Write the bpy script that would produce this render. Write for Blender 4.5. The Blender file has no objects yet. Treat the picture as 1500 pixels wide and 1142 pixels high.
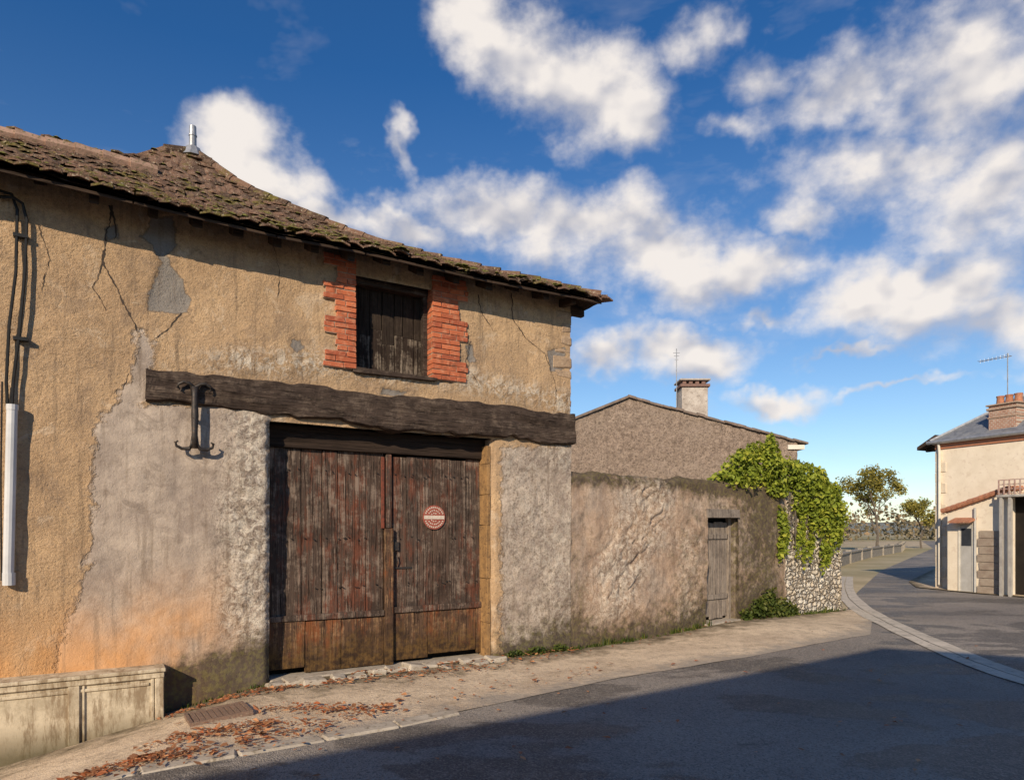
import bpy, math, random
import numpy as np
from mathutils import Matrix, Vector
random.seed(7); R=np.random.RandomState(11)
sc=bpy.context.scene
sc.view_settings.view_transform='Standard'; sc.view_settings.look='None'; sc.view_settings.exposure=0
HOR=776.; F=1000.; H0=1.6
# ---------------------------------------------------------------- numeric noise
_T=R.rand(8,256,256)
def vn(x,y,k=0):
    x=np.asarray(x,float); y=np.asarray(y,float)
    xi=np.floor(x).astype(int); yi=np.floor(y).astype(int); fx=x-xi; fy=y-yi
    fx=fx*fx*(3-2*fx); fy=fy*fy*(3-2*fy); T=_T[k%8]
    a=T[xi%256,yi%256]; b=T[(xi+1)%256,yi%256]; c=T[xi%256,(yi+1)%256]; d=T[(xi+1)%256,(yi+1)%256]
    return (a*(1-fx)+b*fx)*(1-fy)+(c*(1-fx)+d*fx)*fy
def fbm(x,y,o=4,k=0):
    s=0;a=.5;t=0
    for i in range(o):
        s=s+a*vn(x*2**i+i*7.3,y*2**i+i*3.1,k+i); t+=a; a*=.5
    return s/t
def sst(a,b,x):
    t=np.clip((x-a)/(b-a),0,1); return t*t*(3-2*t)
# ---------------------------------------------------------------- node helper
class NM:
    def __init__(s,name,world=False):
        if world:
            s.m=bpy.data.worlds.new(name)
        else: s.m=bpy.data.materials.new(name)
        s.m.use_nodes=True; s.t=s.m.node_tree; s.t.nodes.clear(); s._c=None
    def n(s,ty,**k):
        x=s.t.nodes.new(ty)
        for a,b in k.items(): setattr(x,a,b)
        return x
    def l(s,a,b): s.t.links.new(a,b)
    def put(s,sock,v):
        if isinstance(v,bpy.types.NodeSocket): s.l(v,sock)
        elif isinstance(v,(tuple,list)) and sock.type=='RGBA': sock.default_value=(v[0],v[1],v[2],1)
        else: sock.default_value=v
    def co(s):
        if s._c is None: s._c=s.n('ShaderNodeTexCoord')
        return s._c.outputs['Object']
    def scl(s,v,k):
        x=s.n('ShaderNodeMapping'); s.l(v,x.inputs[0]); x.inputs['Scale'].default_value=k; return x.outputs[0]
    def noise(s,scale,detail=4,rough=.55,vec=None,dist=0):
        x=s.n('ShaderNodeTexNoise'); s.l(vec if vec is not None else s.co(),x.inputs['Vector'])
        x.inputs['Scale'].default_value=scale; x.inputs['Detail'].default_value=detail; x.inputs['Roughness'].default_value=rough; x.inputs['Distortion'].default_value=dist
        return x.outputs[0]
    def vor(s,scale,feat='F1',vec=None,out=0):
        x=s.n('ShaderNodeTexVoronoi',feature=feat); s.l(vec if vec is not None else s.co(),x.inputs['Vector']); x.inputs['Scale'].default_value=scale
        return x.outputs[out]
    def mix(s,f,a,b,mode='MIX'):
        x=s.n('ShaderNodeMix',data_type='RGBA',blend_type=mode); s.put(x.inputs[0],f); s.put(x.inputs[6],a); s.put(x.inputs[7],b); return x.outputs[2]
    def mth(s,op,a,b=0.,c=0.,clamp=False):
        x=s.n('ShaderNodeMath',operation=op,use_clamp=clamp); s.put(x.inputs[0],a); s.put(x.inputs[1],b); s.put(x.inputs[2],c); return x.outputs[0]
    def rng(s,v,a,b,c=0.,d=1.,smooth=False):
        x=s.n('ShaderNodeMapRange',interpolation_type='SMOOTHSTEP' if smooth else 'LINEAR'); s.put(x.inputs[0],v)
        for i,q in enumerate((a,b,c,d)): s.put(x.inputs[i+1],q)
        return x.outputs[0]
    def at(s,name):
        x=s.n('ShaderNodeAttribute',attribute_name=name); return x.outputs['Fac']
    def bump(s,h,st=.5,d=.02,nrm=None):
        x=s.n('ShaderNodeBump'); s.put(x.inputs['Height'],h); x.inputs['Strength'].default_value=st; x.inputs['Distance'].default_value=d
        if nrm is not None: s.l(nrm,x.inputs['Normal'])
        return x.outputs[0]
    def out(s,col,rough=.9,nrm=None,metal=0.,trans=0.,spec=.3):
        p=s.n('ShaderNodeBsdfPrincipled'); s.put(p.inputs['Base Color'],col); s.put(p.inputs['Roughness'],rough); s.put(p.inputs['Metallic'],metal)
        p.inputs['Specular IOR Level'].default_value=spec
        if nrm is not None: s.l(nrm,p.inputs['Normal'])
        o=s.n('ShaderNodeOutputMaterial'); r=p.outputs[0]
        if trans>0:
            t=s.n('ShaderNodeBsdfTranslucent'); s.put(t.inputs[0],col); m=s.n('ShaderNodeMixShader'); m.inputs[0].default_value=trans
            s.l(r,m.inputs[1]); s.l(t.outputs[0],m.inputs[2]); r=m.outputs[0]
        s.l(r,o.inputs[0]); return s.m
# ---------------------------------------------------------------- mesh builder
def add_attr(me,name,vals):
    a=me.attributes.new(name,'FLOAT','POINT'); a.data.foreach_set('value',np.asarray(vals,dtype=np.float32))
def finish(me,name,mats,matrix=None,parent=None,smooth=False,bevel=0):
    ob=bpy.data.objects.new(name,me); sc.collection.objects.link(ob)
    for m in mats: me.materials.append(m)
    if parent is not None: ob.parent=parent
    elif matrix is not None: ob.matrix_world=matrix
    if smooth:
        for p in me.polygons: p.use_smooth=True
    if bevel:
        b=ob.modifiers.new('bev','BEVEL'); b.width=bevel; b.segments=1; b.limit_method='ANGLE'
    return ob
class MB:
    def __init__(s): s.v=[];s.f=[];s.m=[];s.r=[]
    def add(s,vs,fs,mat=0,rnd=None):
        o=len(s.v); rr=random.random() if rnd is None else rnd
        s.v+= [tuple(v) for v in vs]; s.f+=[tuple(i+o for i in f) for f in fs]; s.m+=[mat]*len(fs); s.r+=[rr]*len(vs)
    def hexa(s,p,mat=0,rnd=None):
        s.add(p,[(0,3,2,1),(4,5,6,7),(0,1,5,4),(1,2,6,5),(2,3,7,6),(3,0,4,7)],mat,rnd)
    def box(s,x0,x1,y0,y1,z0,z1,mat=0,j=0,rnd=None):
        q=lambda:random.uniform(-j,j) if j else 0
        s.hexa([(x+q(),y+q(),z+q()) for x,y,z in [(x0,y0,z0),(x1,y0,z0),(x1,y1,z0),(x0,y1,z0),(x0,y0,z1),(x1,y0,z1),(x1,y1,z1),(x0,y1,z1)]],mat,rnd)
    def tube(s,pts,rad,n=8,mat=0,rnd=None,sy=1.):
        pts=[Vector(p) for p in pts]; 
        if not isinstance(rad,(list,tuple)): rad=[rad]*len(pts)
        vs=[];up=Vector((0,0,1))
        for i,p in enumerate(pts):
            d=(pts[min(i+1,len(pts)-1)]-pts[max(i-1,0)]).normalized()
            a=d.cross(up if abs(d.z)<.9 else Vector((0,1,0))).normalized(); b=d.cross(a).normalized()
            for k in range(n):
                an=2*math.pi*k/n; vs.append(p+(a*math.cos(an)+b*math.sin(an)*sy)*rad[i])
        fs=[(i*n+k,i*n+(k+1)%n,(i+1)*n+(k+1)%n,(i+1)*n+k) for i in range(len(pts)-1) for k in range(n)]
        fs+=[tuple(range(n))[::-1],tuple((len(pts)-1)*n+k for k in range(n))]
        s.add(vs,fs,mat,rnd)
    def build(s,name,mats,**k):
        me=bpy.data.meshes.new(name); me.from_pydata(s.v,[],s.f); me.polygons.foreach_set('material_index',s.m)
        add_attr(me,'rnd',s.r); me.update(); return finish(me,name,mats,**k)
def empty(name,matrix):
    e=bpy.data.objects.new(name,None); sc.collection.objects.link(e); e.matrix_world=matrix; e.empty_display_size=.3; return e
def grid(name,P,keep,attrs,mats,**k):
    nu,nv=P.shape[:2]; idx=np.arange(nu*nv).reshape(nu,nv)
    fa=np.stack([idx[:-1,:-1],idx[1:,:-1],idx[1:,1:],idx[:-1,1:]],-1)
    if keep is not None: fa=fa[keep]
    fa=fa.reshape(-1,4)
    me=bpy.data.meshes.new(name); me.from_pydata(P.reshape(-1,3).tolist(),[],fa.tolist())
    for a,v in attrs.items(): add_attr(me,a,np.broadcast_to(v,(nu,nv)).reshape(-1))
    me.update(); return finish(me,name,mats,**k)
def lin(*bp,step=.03):
    out=[]
    for a,b in zip(bp[:-1],bp[1:]):
        n=max(1,int(round((b-a)/step))); out+=list(np.linspace(a,b,n,endpoint=False))
    return np.array(out+[bp[-1]])
# ---------------------------------------------------------------- frames
d1=Vector((1660,1000,0)).normalized(); A1=math.atan2(d1.y,d1.x)
P0=Vector((-2.585,7.14,0)); M1=Matrix.Translation(P0)@Matrix.Rotation(A1,4,'Z')
d2=Vector((1.3,1,0)).normalized(); A2=math.atan2(d2.y,d2.x)
C0=Vector((.782,9.168,0)); M2=Matrix.Translation(C0)@Matrix.Rotation(A2,4,'Z')
def fac(px,py):
    u=(px-750)/F; t=(P0.y*u-P0.x)/(d1.x-d1.y*u); Y=P0.y+d1.y*t; return (t,H0+(HOR-py)*Y/F)
def gnd(px,py):
    Y=F*H0/(py-HOR); return ((px-750)/F*Y,Y)
def gz(X,Y):
    X=np.asarray(X,float);Y=np.asarray(Y,float)
    a=-2.6-np.maximum(X,-9); s=.5*(a+np.sqrt(a*a+.05))
    return -.24*s+.09*np.exp(-((X-4.2)**2+(Y-11.3)**2)/4)
def sdist(X,Z,poly):
    d=np.full(X.shape,1e9); ins=np.zeros(X.shape,bool); n=len(poly)
    for i in range(n):
        ax,az=poly[i]; bx,bz=poly[(i+1)%n]; ex,ez=bx-ax,bz-az
        t=np.clip(((X-ax)*ex+(Z-az)*ez)/(ex*ex+ez*ez+1e-9),0,1)
        d=np.minimum(d,np.hypot(X-ax-t*ex,Z-az-t*ez))
        c=((az>Z)!=(bz>Z))&(X<(bx-ax)*(Z-az)/(bz-az+1e-12)+ax); ins^=c
    return np.where(ins,d,-d)
# ================================================================ MATERIALS
def m_stucco():
    n=NM('old_render'); big=n.noise(1.1,5,.68); mid=n.noise(7,5,.7); fine=n.noise(38,4,.8); gr=n.noise(130,1,.6)
    c=n.mix(n.rng(big,.38,.60),(.63,.435,.255),(.42,.28,.165))
    c=n.mix(n.rng(mid,.38,.62,0,.8),c,(.52,.355,.215))
    c=n.mix(n.rng(fine,.49,.66,0,.6),c,(.24,.16,.10))
    c=n.mix(n.rng(gr,.56,.72,0,.35),c,(.78,.63,.46))
    c=n.mix(n.rng(n.noise(2.3,6,.78),.51,.64,0,.55),c,(.27,.195,.14))
    c=n.mix(n.rng(n.noise(3.1,6,.75,dist=.6),.56,.64,0,.5),c,(.66,.53,.39))
    g=n.mth('ADD',n.at('grey'),n.mth('MULTIPLY',n.mth('SUBTRACT',mid,.5),.35))
    gm=n.rng(g,-.02,.04,smooth=True)
    gc=n.mix(n.rng(n.noise(2.2,5,.65),.38,.62),(.54,.45,.37),(.345,.28,.235))
    gc=n.mix(n.rng(n.noise(4,5,.75,dist=.7),.5,.64,0,.6),gc,(.24,.19,.155))
    gc=n.mix(n.mth('MULTIPLY',n.rng(fine,.47,.62),n.rng(n.at('rough'),0,.35,.12,.8)),gc,(.15,.115,.09))
    c=n.mix(gm,c,gc)
    edge=n.rng(n.mth('ABSOLUTE',g),.014,0,0,.5)
    c=n.mix(edge,c,(.17,.12,.085))
    rs=n.at('rough'); pale=n.mth('MULTIPLY',n.rng(rs,.12,.85),n.rng(n.noise(9,5,.8,dist=1.2),.46,.57)); c=n.mix(n.mth('MULTIPLY',pale,.75),c,(.82,.745,.63))  # raking-sun highlights on the rough plaster, painted as pale streaks
    w=n.mth('MULTIPLY',n.at('warm'),n.rng(n.noise(1.6,3,.6),.28,.58)); c=n.mix(n.mth('MULTIPLY',w,.78),c,(.72,.36,.135))
    ce=n.mth('ADD',n.at('cem'),n.mth('MULTIPLY',n.mth('SUBTRACT',mid,.5),.14)); cm=n.rng(ce,-.006,.006)
    c=n.mix(cm,c,n.mix(fine,(.22,.20,.185),(.33,.295,.26)))
    c=n.mix(n.rng(n.mth('ABSOLUTE',ce),.012,0,0,.6),c,(.12,.09,.065))
    di=n.rng(n.mth('ADD',n.at('dirt_shade'),n.mth('MULTIPLY',n.mth('SUBTRACT',mid,.5),1.5)),.3,.75)
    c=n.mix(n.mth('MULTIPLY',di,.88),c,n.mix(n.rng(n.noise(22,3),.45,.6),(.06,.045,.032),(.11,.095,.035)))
    st=n.rng(n.noise(5,4,.65,vec=n.scl(n.co(),(3,1,.22))),.53,.70,0,.5); c=n.mix(st,c,(.17,.125,.09))
    h=n.mth('ADD',n.mth('MULTIPLY',fine,.6),n.mth('MULTIPLY',mid,.8))
    h=n.mth('ADD',h,n.mth('MULTIPLY',gr,.15))
    amp=n.rng(gm,0,1,.9,.35); h=n.mth('MULTIPLY',h,n.mth('ADD',amp,n.mth('MULTIPLY',rs,.9)))
    return n.out(c,.95,n.bump(h,.95,.038),spec=.15)
def m_stone():
    n=NM('rubble_stone'); v=n.scl(n.co(),(1,1,1.7)); wv=n.n('ShaderNodeVectorMath',operation='ADD')
    nz=n.n('ShaderNodeTexNoise'); n.l(v,nz.inputs['Vector']); nz.inputs['Scale'].default_value=9
    sc_=n.n('ShaderNodeVectorMath',operation='SCALE'); n.l(nz.outputs['Color'],sc_.inputs[0]); sc_.inputs['Scale'].default_value=.16
    n.l(v,wv.inputs[0]); n.l(sc_.outputs[0],wv.inputs[1]); vv=wv.outputs[0]
    e=n.vor(6.5,'DISTANCE_TO_EDGE',vv); cc=n.vor(6.5,'F1',vv,out=1); fn=n.noise(30,4,.75)
    sep=n.n('ShaderNodeSeparateColor'); n.l(cc,sep.inputs[0])
    c=n.mix(sep.outputs[0],(.90,.83,.70),(.58,.47,.34)); c=n.mix(n.rng(fn,.4,.7,0,.6),c,(.92,.86,.75))
    c=n.mix(n.rng(n.mth('ADD',e,n.mth('MULTIPLY',n.mth('SUBTRACT',fn,.5),.3)),.0,.10,.95,0),c,(.15,.11,.075))
    c=n.mix(n.rng(n.noise(4,4,.7),.57,.7,0,.7),c,(.14,.12,.07))
    h=n.mth('ADD',n.rng(e,0,.25),n.mth('MULTIPLY',fn,.5))
    return n.out(c,.95,n.bump(h,1,.07),spec=.1)
def m_wood(name,ca,cb,cc,axis='z',red=0.,pale=None,gr=1.,rot=False,redc=(.24,.062,.03)):
    n=NM(name); s={'z':(26,26,1.1),'x':(1.1,26,26)}[axis]; v=n.scl(n.co(),s)
    rn=n.at('rnd'); cmb=n.n('ShaderNodeCombineXYZ'); n.l(n.mth('MULTIPLY',rn,37.),cmb.inputs[0]); n.l(n.mth('MULTIPLY',rn,91.),cmb.inputs[2])
    ad=n.n('ShaderNodeVectorMath',operation='ADD'); n.l(v,ad.inputs[0]); n.l(cmb.outputs[0],ad.inputs[1]); v=ad.outputs[0]
    g=n.noise(1.3,5,.65,vec=v,dist=.4); c=n.mix(n.rng(g,.35,.65),ca,cb)
    c=n.mix(n.mth('MULTIPLY',rn,.75),c,cc)
    if red>0:
        p=n.rng(n.mth('ADD',n.noise(2.2,5,.75,vec=n.scl(n.co(),(2.,1,.7))),n.mth('MULTIPLY',n.noise(2.,3,.7,vec=v),.35)),.67,.8); c=n.mix(n.mth('MULTIPLY',p,red),c,redc)
    if pale is not None:
        p=n.rng(n.mth('ADD',n.mth('MULTIPLY',n.noise(5,6,.8),.6),n.mth('MULTIPLY',g,.55)),.57,.68); c=n.mix(n.mth('MULTIPLY',p,pale[3]),c,pale[:3])
    c=n.mix(n.rng(n.noise(2.4,3,.8,vec=v),.54,.64,0,.9),c,(.012,.008,.006))
    c=n.mix(n.rng(n.noise(1.6,5,.7),.52,.68,0,.65),c,(.018,.012,.010))
    if rot:
        sp=n.n('ShaderNodeSeparateXYZ'); n.l(n.co(),sp.inputs[0])
        k=n.rng(n.mth('ADD',sp.outputs[2],n.mth('MULTIPLY',n.noise(7,5,.75),-.8)),.12,-.25,0,.92); c=n.mix(k,c,n.mix(n.rng(n.noise(14,4,.7),.4,.6),(.035,.022,.014),(.13,.075,.028)))
    return n.out(c,.85,n.bump(g,.8*gr,.014),spec=.15)
def m_tiles():
    n=NM('mossy_clay_tiles'); r=n.at('rnd'); c=n.mix(r,(.22,.13,.09),(.075,.05,.038)); 
    c=n.mix(n.rng(n.noise(9,4,.7),.45,.65,0,.7),c,(.26,.17,.12))
    c=n.mix(n.rng(n.noise(3,5,.75),.53,.6,0,.85),c,n.mix(n.noise(20,2),(.06,.055,.018),(.26,.22,.06)))
    c=n.mix(n.rng(n.noise(30,3,.7),.58,.66,0,.8),c,(.44,.37,.27))
    return n.out(c,.95,n.bump(n.noise(35,4,.7),.9,.03),spec=.1)
def m_simple(name,a,b,sc_=8,rough=.85,bump=.3,bd=.01,metal=0,c3=None,det=4,spec=.3):
    n=NM(name); f=n.noise(sc_,det,.65); c=n.mix(n.rng(f,.35,.65),a,b)
    if c3 is not None: c=n.mix(n.rng(n.noise(sc_*3.3,4,.7),.54,.66),c,c3)
    return n.out(c,rough,n.bump(n.noise(sc_*6,3,.7),bump,bd) if bump>.05 else None,metal=metal,spec=spec)
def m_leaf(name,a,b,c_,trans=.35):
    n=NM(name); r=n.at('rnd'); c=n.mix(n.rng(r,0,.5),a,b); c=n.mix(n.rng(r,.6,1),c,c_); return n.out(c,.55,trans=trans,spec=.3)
def m_asphalt():
    n=NM('worn_asphalt'); c=n.mix(n.rng(n.noise(.35,4,.6),.4,.6),(.33,.29,.25),(.225,.20,.18))
    wn=n.noise(.5,5,.6,vec=n.scl(n.co(),(.7,1.4,1)),dist=.3)
    wet=n.rng(wn,.49,.525,smooth=True)
    c=n.mix(n.mth('MULTIPLY',wet,.75),c,(.075,.069,.065))
    c=n.mix(n.rng(n.noise(3.5,4,.7),.5,.72,0,.5),c,(.32,.27,.22))
    v=n.vor(85,'F1',out=1); s=n.n('ShaderNodeSeparateColor'); n.l(v,s.inputs[0])
    c=n.mix(n.rng(s.outputs[0],.5,1,0,.5),c,(.46,.41,.35)); c=n.mix(n.rng(s.outputs[1],.65,1,0,.6),c,(.05,.05,.05))
    c=n.mix(n.rng(n.noise(30,3,.8),.55,.66,0,.5),c,(.10,.093,.085))
    return n.out(c,n.rng(wet,0,1,.9,.6),n.bump(n.mth('ADD',n.vor(85),n.noise(12,3)),.6,.014),spec=.25)
def m_apron():
    n=NM('dusty_pavement'); c=n.mix(n.rng(n.noise(1.1,5,.7),.38,.62),(.76,.61,.44),(.56,.44,.315))
    c=n.mix(n.rng(n.noise(5,5,.75),.5,.64,0,.6),c,(.34,.26,.185))
    c=n.mix(n.rng(n.noise(60,3,.7),.55,.7,0,.6),c,(.82,.71,.55))
    c=n.mix(n.rng(n.noise(45,3,.8),.55,.66,0,.5),c,(.2,.15,.11))
    d=n.rng(n.mth('ADD',n.at('edge'),n.mth('MULTIPLY',n.mth('SUBTRACT',n.noise(4,5,.7),.5),1.)),.62,.95)
    c=n.mix(n.mth('MULTIPLY',d,.85),c,n.mix(n.noise(9,3),(.12,.085,.055),(.075,.07,.03)))
    f=n.rng(n.mth('ADD',n.at('edge'),n.mth('MULTIPLY',n.mth('SUBTRACT',n.noise(3,5,.7),.5),.8)),.0,.2,.75,0)
    c=n.mix(f,c,(.34,.30,.255))
    return n.out(c,.95,n.bump(n.mth('ADD',n.noise(14,4,.7),n.mth('MULTIPLY',n.noise(90,2,.7),.4)),.8,.025),spec=.15)
STU=m_stucco(); STONE=m_stone(); TILE=m_tiles()
GATE=m_wood('gate_wood',(.115,.076,.058),(.045,.030,.024),(.07,.055,.047),red=.6,pale=(.28,.215,.17,.8),gr=1.4,redc=(.20,.06,.032))
GATELOW=m_wood('gate_wood_low',(.14,.08,.05),(.055,.034,.026),(.09,.055,.038),red=.7,pale=(.36,.22,.12,.85),rot=True,redc=(.26,.085,.03))
BEAM=m_wood('beam_wood',(.085,.06,.047),(.028,.020,.017),(.05,.036,.03),axis='x',pale=(.20,.15,.115,.6),gr=1.7)
DARKW=m_wood('dark_wood',(.05,.034,.026),(.022,.015,.012),(.035,.025,.02),axis='x')
RAFT=m_wood('rafter_wood',(.085,.055,.038),(.035,.024,.018),(.05,.034,.026),axis='x')
GREYW=m_wood('grey_wood',(.33,.28,.235),(.17,.14,.115),(.22,.18,.15),pale=(.42,.36,.30,.5))
HATCH=m_wood('hatch_wood',(.05,.035,.026),(.02,.014,.011),(.03,.02,.016),pale=(.27,.22,.17,.85))
HATCHD=m_wood('hatch_wood_dark',(.045,.032,.024),(.018,.013,.010),(.028,.02,.016),pale=(.08,.06,.045,.5))
JAMBW=m_simple('ochre_frame',(.38,.22,.09),(.22,.13,.06),9,c3=(.12,.07,.04))
IRON=m_simple('wrought_iron',(.035,.032,.032),(.07,.062,.058),20,.5,.4,.004,metal=.4,c3=(.10,.06,.04))
BLACK=m_simple('cable_black',(.012,.012,.012),(.02,.02,.02),20,.5,.0)
ZINC=m_simple('zinc',(.42,.43,.45),(.28,.29,.31),12,.45,.2,metal=.5)
PVC=m_simple('grey_pvc',(.62,.63,.65),(.52,.53,.55),6,.4,.0)
def m_brick():
    n=NM('new_brick'); r=n.at('rnd'); c=n.mix(r,(.56,.165,.075),(.36,.095,.05)); c=n.mix(n.rng(n.noise(18,4,.7),.5,.7,0,.7),c,(.62,.30,.18))
    c=n.mix(n.rng(n.noise(6,4,.8),.56,.68,0,.6),c,(.16,.08,.05)); return n.out(c,.9,n.bump(n.noise(60,3,.7),.8,.008),spec=.2)
BRICK=m_brick(); MORT=m_simple('mortar',(.46,.34,.25),(.30,.21,.155),25,.95,.6)
CREAM=m_simple('cream_render',(.80,.71,.58),(.72,.63,.50),2.5,.9,.2,c3=(.68,.58,.46),spec=.2)
WHITEP=m_simple('pale_trim',(.74,.69,.60),(.62,.58,.50),5,.7,.2)
TERRA=m_simple('terracotta',(.46,.19,.105),(.30,.13,.08),12,.9,.5,c3=(.5,.32,.21))
PINKT=m_simple('ridge_tile_clay',(.42,.27,.2),(.28,.18,.13),9,.9,.5,c3=(.12,.11,.05))
CONC=m_simple('old_concrete',(.50,.44,.36),(.36,.31,.25),5,.9,.5,c3=(.24,.2,.15))
CONCD=m_simple('weathered_concrete',(.34,.30,.25),(.24,.21,.17),5,.9,.5,c3=(.16,.14,.10))
DARK=m_simple('dark_interior',(.012,.010,.009),(.02,.016,.013),5,.95,.0)
GLASS=m_simple('window_glass',(.03,.035,.045),(.05,.055,.065),3,.12,.0)
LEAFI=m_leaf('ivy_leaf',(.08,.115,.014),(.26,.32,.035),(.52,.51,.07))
LEAFW=m_leaf('weed_leaf',(.03,.05,.01),(.08,.11,.02),(.17,.17,.035))
LEAFT=m_leaf('tree_leaf',(.19,.175,.04),(.38,.33,.07),(.54,.42,.10),.5)
LEAFD=m_leaf('far_leaf',(.18,.16,.10),(.27,.22,.13),(.38,.26,.15))  # distance haze put into the leaf colours by lightening them
DEAD=m_leaf('dead_leaf',(.42,.13,.05),(.26,.12,.06),(.58,.28,.13),.1)
BARK=m_simple('bark',(.16,.13,.10),(.09,.075,.06),10,.95,.6)
# ================================================================ BARN
barn=empty('stone_barn',M1)
XE=3.93; TL=-5.2; GX0,GX1,GZT=.05,2.72,2.74; WX0,WX1,WZ0,WZ1=.97,1.9,3.40,4.45
def disp(X,Z):
    d=.06*(fbm(X*.9+3,Z*.9+5,3,1)-.5)+.03*(fbm(X*4,Z*4,4,2)-.5)
    r=np.exp(-((X+.10)/.30)**2)*sst(3.0,2.7,Z)*sst(.3,.7,Z)*1.2
    r=np.maximum(r,sst(2.75,3.0,X)*sst(2.9,2.6,Z)*.4)
    r=np.maximum(r,np.exp(-((Z-3.36-.1*np.sin(X))/.16)**2)*sst(-1.2,.0,X)*.9)
    r=np.clip(r*(.1+1.8*fbm(X*2.2,Z*2.2,3,6)),0,1)
    q=(X*.8+Z*.6); p=(-X*.6+Z*.8)
    rid=1-abs(2*fbm(q*6+2.5*fbm(X*5,Z*5,2,5),p*12,3,3)-1)
    return d+r*.042*(rid-.6)+r*.014*(fbm(X*30,Z*30,2,6)-.5),r
xs=lin(TL,GX0,WX0,WX1,GX1,XE,step=.022); zs=lin(-.9,GZT,WZ0,WZ1,4.74,step=.022)
X,Z=np.meshgrid(xs,zs,indexing='ij'); D,RR=disp(X,Z)
eg=np.minimum(np.where(Z<GZT,np.minimum(abs(X-GX0),abs(X-GX1)),1),1); D=D-.05*np.exp(-(eg/.035)**2)
cx=.5*(X[1:,1:]+X[:-1,:-1]); cz=.5*(Z[1:,1:]+Z[:-1,:-1])
keep=~(((cx>GX0)&(cx<GX1)&(cz<GZT))|((cx>WX0)&(cx<WX1)&(cz>WZ0)&(cz<WZ1)))
gp=[fac(*p) for p in [(200,485),(232,500),(222,535),(215,590),(395,600),(400,1010),(250,1060),(60,1090),(95,920),(135,800),(130,700),(142,620),(188,560)]]
gp2=[fac(*p) for p in [(733,655),(842,652),(842,960),(733,975)]]
cps=[[(205,345),(225,318),(255,316),(258,358),(243,375),(260,400),(281,440),(268,458),(215,456),(224,412),(236,385),(222,358)],
 [(425,494),(440,497),(448,512),(434,516),(424,508)],[(682,505),(694,503),(697,528),(686,534)],[(800,512),(828,508),(830,540),(806,545)],[(560,566),(600,572),(590,582),(556,578)],[(150,330),(172,326),(176,345),(158,352)]]
grey=np.maximum(sdist(X,Z,gp),sdist(X,Z,gp2)); cem=sdist(X,Z,[fac(*p) for p in cps[0]])
for q_ in cps[1:]: cem=np.maximum(cem,sdist(X,Z,[fac(*p) for p in q_])-.01)
GZ=-.24*np.maximum(0,-X*.86); hz=np.maximum(Z-GZ,0)
dirt_shade=np.where(X>2,.8*np.exp(-hz/.25),0)+np.where(X<.1,1.5*np.exp(-(hz/.42)**2)*sst(-1.2,-.95,X)+.75*np.exp(-hz/.2),0)+.5*np.exp(-(hz/.3))*sst(2.9,3.6,X)+.2*sst(2.7,2.9,X)*sst(3,2.7,Z)+.25*np.exp(-((4.55-Z)/.3)**2)
warm=sst(1.6,.6,Z-GZ)*sst(.0,-.9,X)
D=D-.014*sst(-.01,.01,cem+ .03*(fbm(X*8,Z*8,3,4)-.5))+.014*sst(-.02,.02,grey)
P=np.stack([X,-D,Z],-1)
grid('facade_wall',P,keep,dict(grey=grey,cem=cem,rough=RR,warm=warm,dirt_shade=dirt_shade),[STU],parent=barn,smooth=True)
b=MB()
for (x0,x1) in ((GX0-.5,GX0-.004),(GX1+.004,GX1+.5)): b.box(x0,x1,.05,.5,-.6,GZT)
b.box(WX0-.3,WX0-.015,.06,.45,WZ0-.3,4.6); b.box(WX1+.015,WX1+.3,.06,.45,WZ0-.3,4.6); b.box(WX0,WX1,.06,.45,WZ0-.3,WZ0-.003)
b.box(XE-.35,XE-.002,.06,6.0,-.5,4.7); b.box(TL,TL+.3,.06,6,-.9,4.7); b.box(TL+.3,XE-.35,5.7,6,-.9,4.7)
ob=b.build('side_walls',[STU],parent=barn)
for nm in ('grey','cem'): add_attr(ob.data,nm,[.3 if nm=='grey' else -1]*len(b.v))
bx=lin(fac(213,0)[0],XE+.03,step=.03)
nb=len(bx); ring=[(-.035,0),(-.07,.04),(-.078,.28),(-.072,.5),(-.078,.75),(-.06,.97),(-.02,1.0),(.25,1.0),(.25,0)]
Pb=np.zeros((nb,len(ring)+1,3))
for i,x in enumerate(bx):
    f=(x-bx[0])/(bx[-1]-bx[0]); zt=3.165+.06*(vn(x*1.7,3,1)-.5)+.03*(vn(x*8,3,1)-.5)-.015*math.sin(f*3.1); zb=2.84-.09*math.sin(min(f*2.2,1.57))+.06*(vn(x*2.3,9,2)-.5)+.04*(vn(x*9,9,2)-.5)
    for j in range(len(ring)+1):
        y,k=ring[j%len(ring)]; e=.02*(vn(x*9,j%len(ring)*5.1,3)-.5)+.035*(vn(x*2.5,j%len(ring)*4,4)-.5); Pb[i,j]=(x,y-.01+e,zb+(zt-zb)*k)
ob=grid('lintel_beam',Pb,None,dict(rnd=.2),[BEAM],parent=barn)
b=MB(); b.box(bx[0]-.0,bx[0]+.03,-.06,.2,2.86,3.15,rnd=.3,j=.008); b.build('beam_end',[BEAM],parent=barn,bevel=.01)
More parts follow.
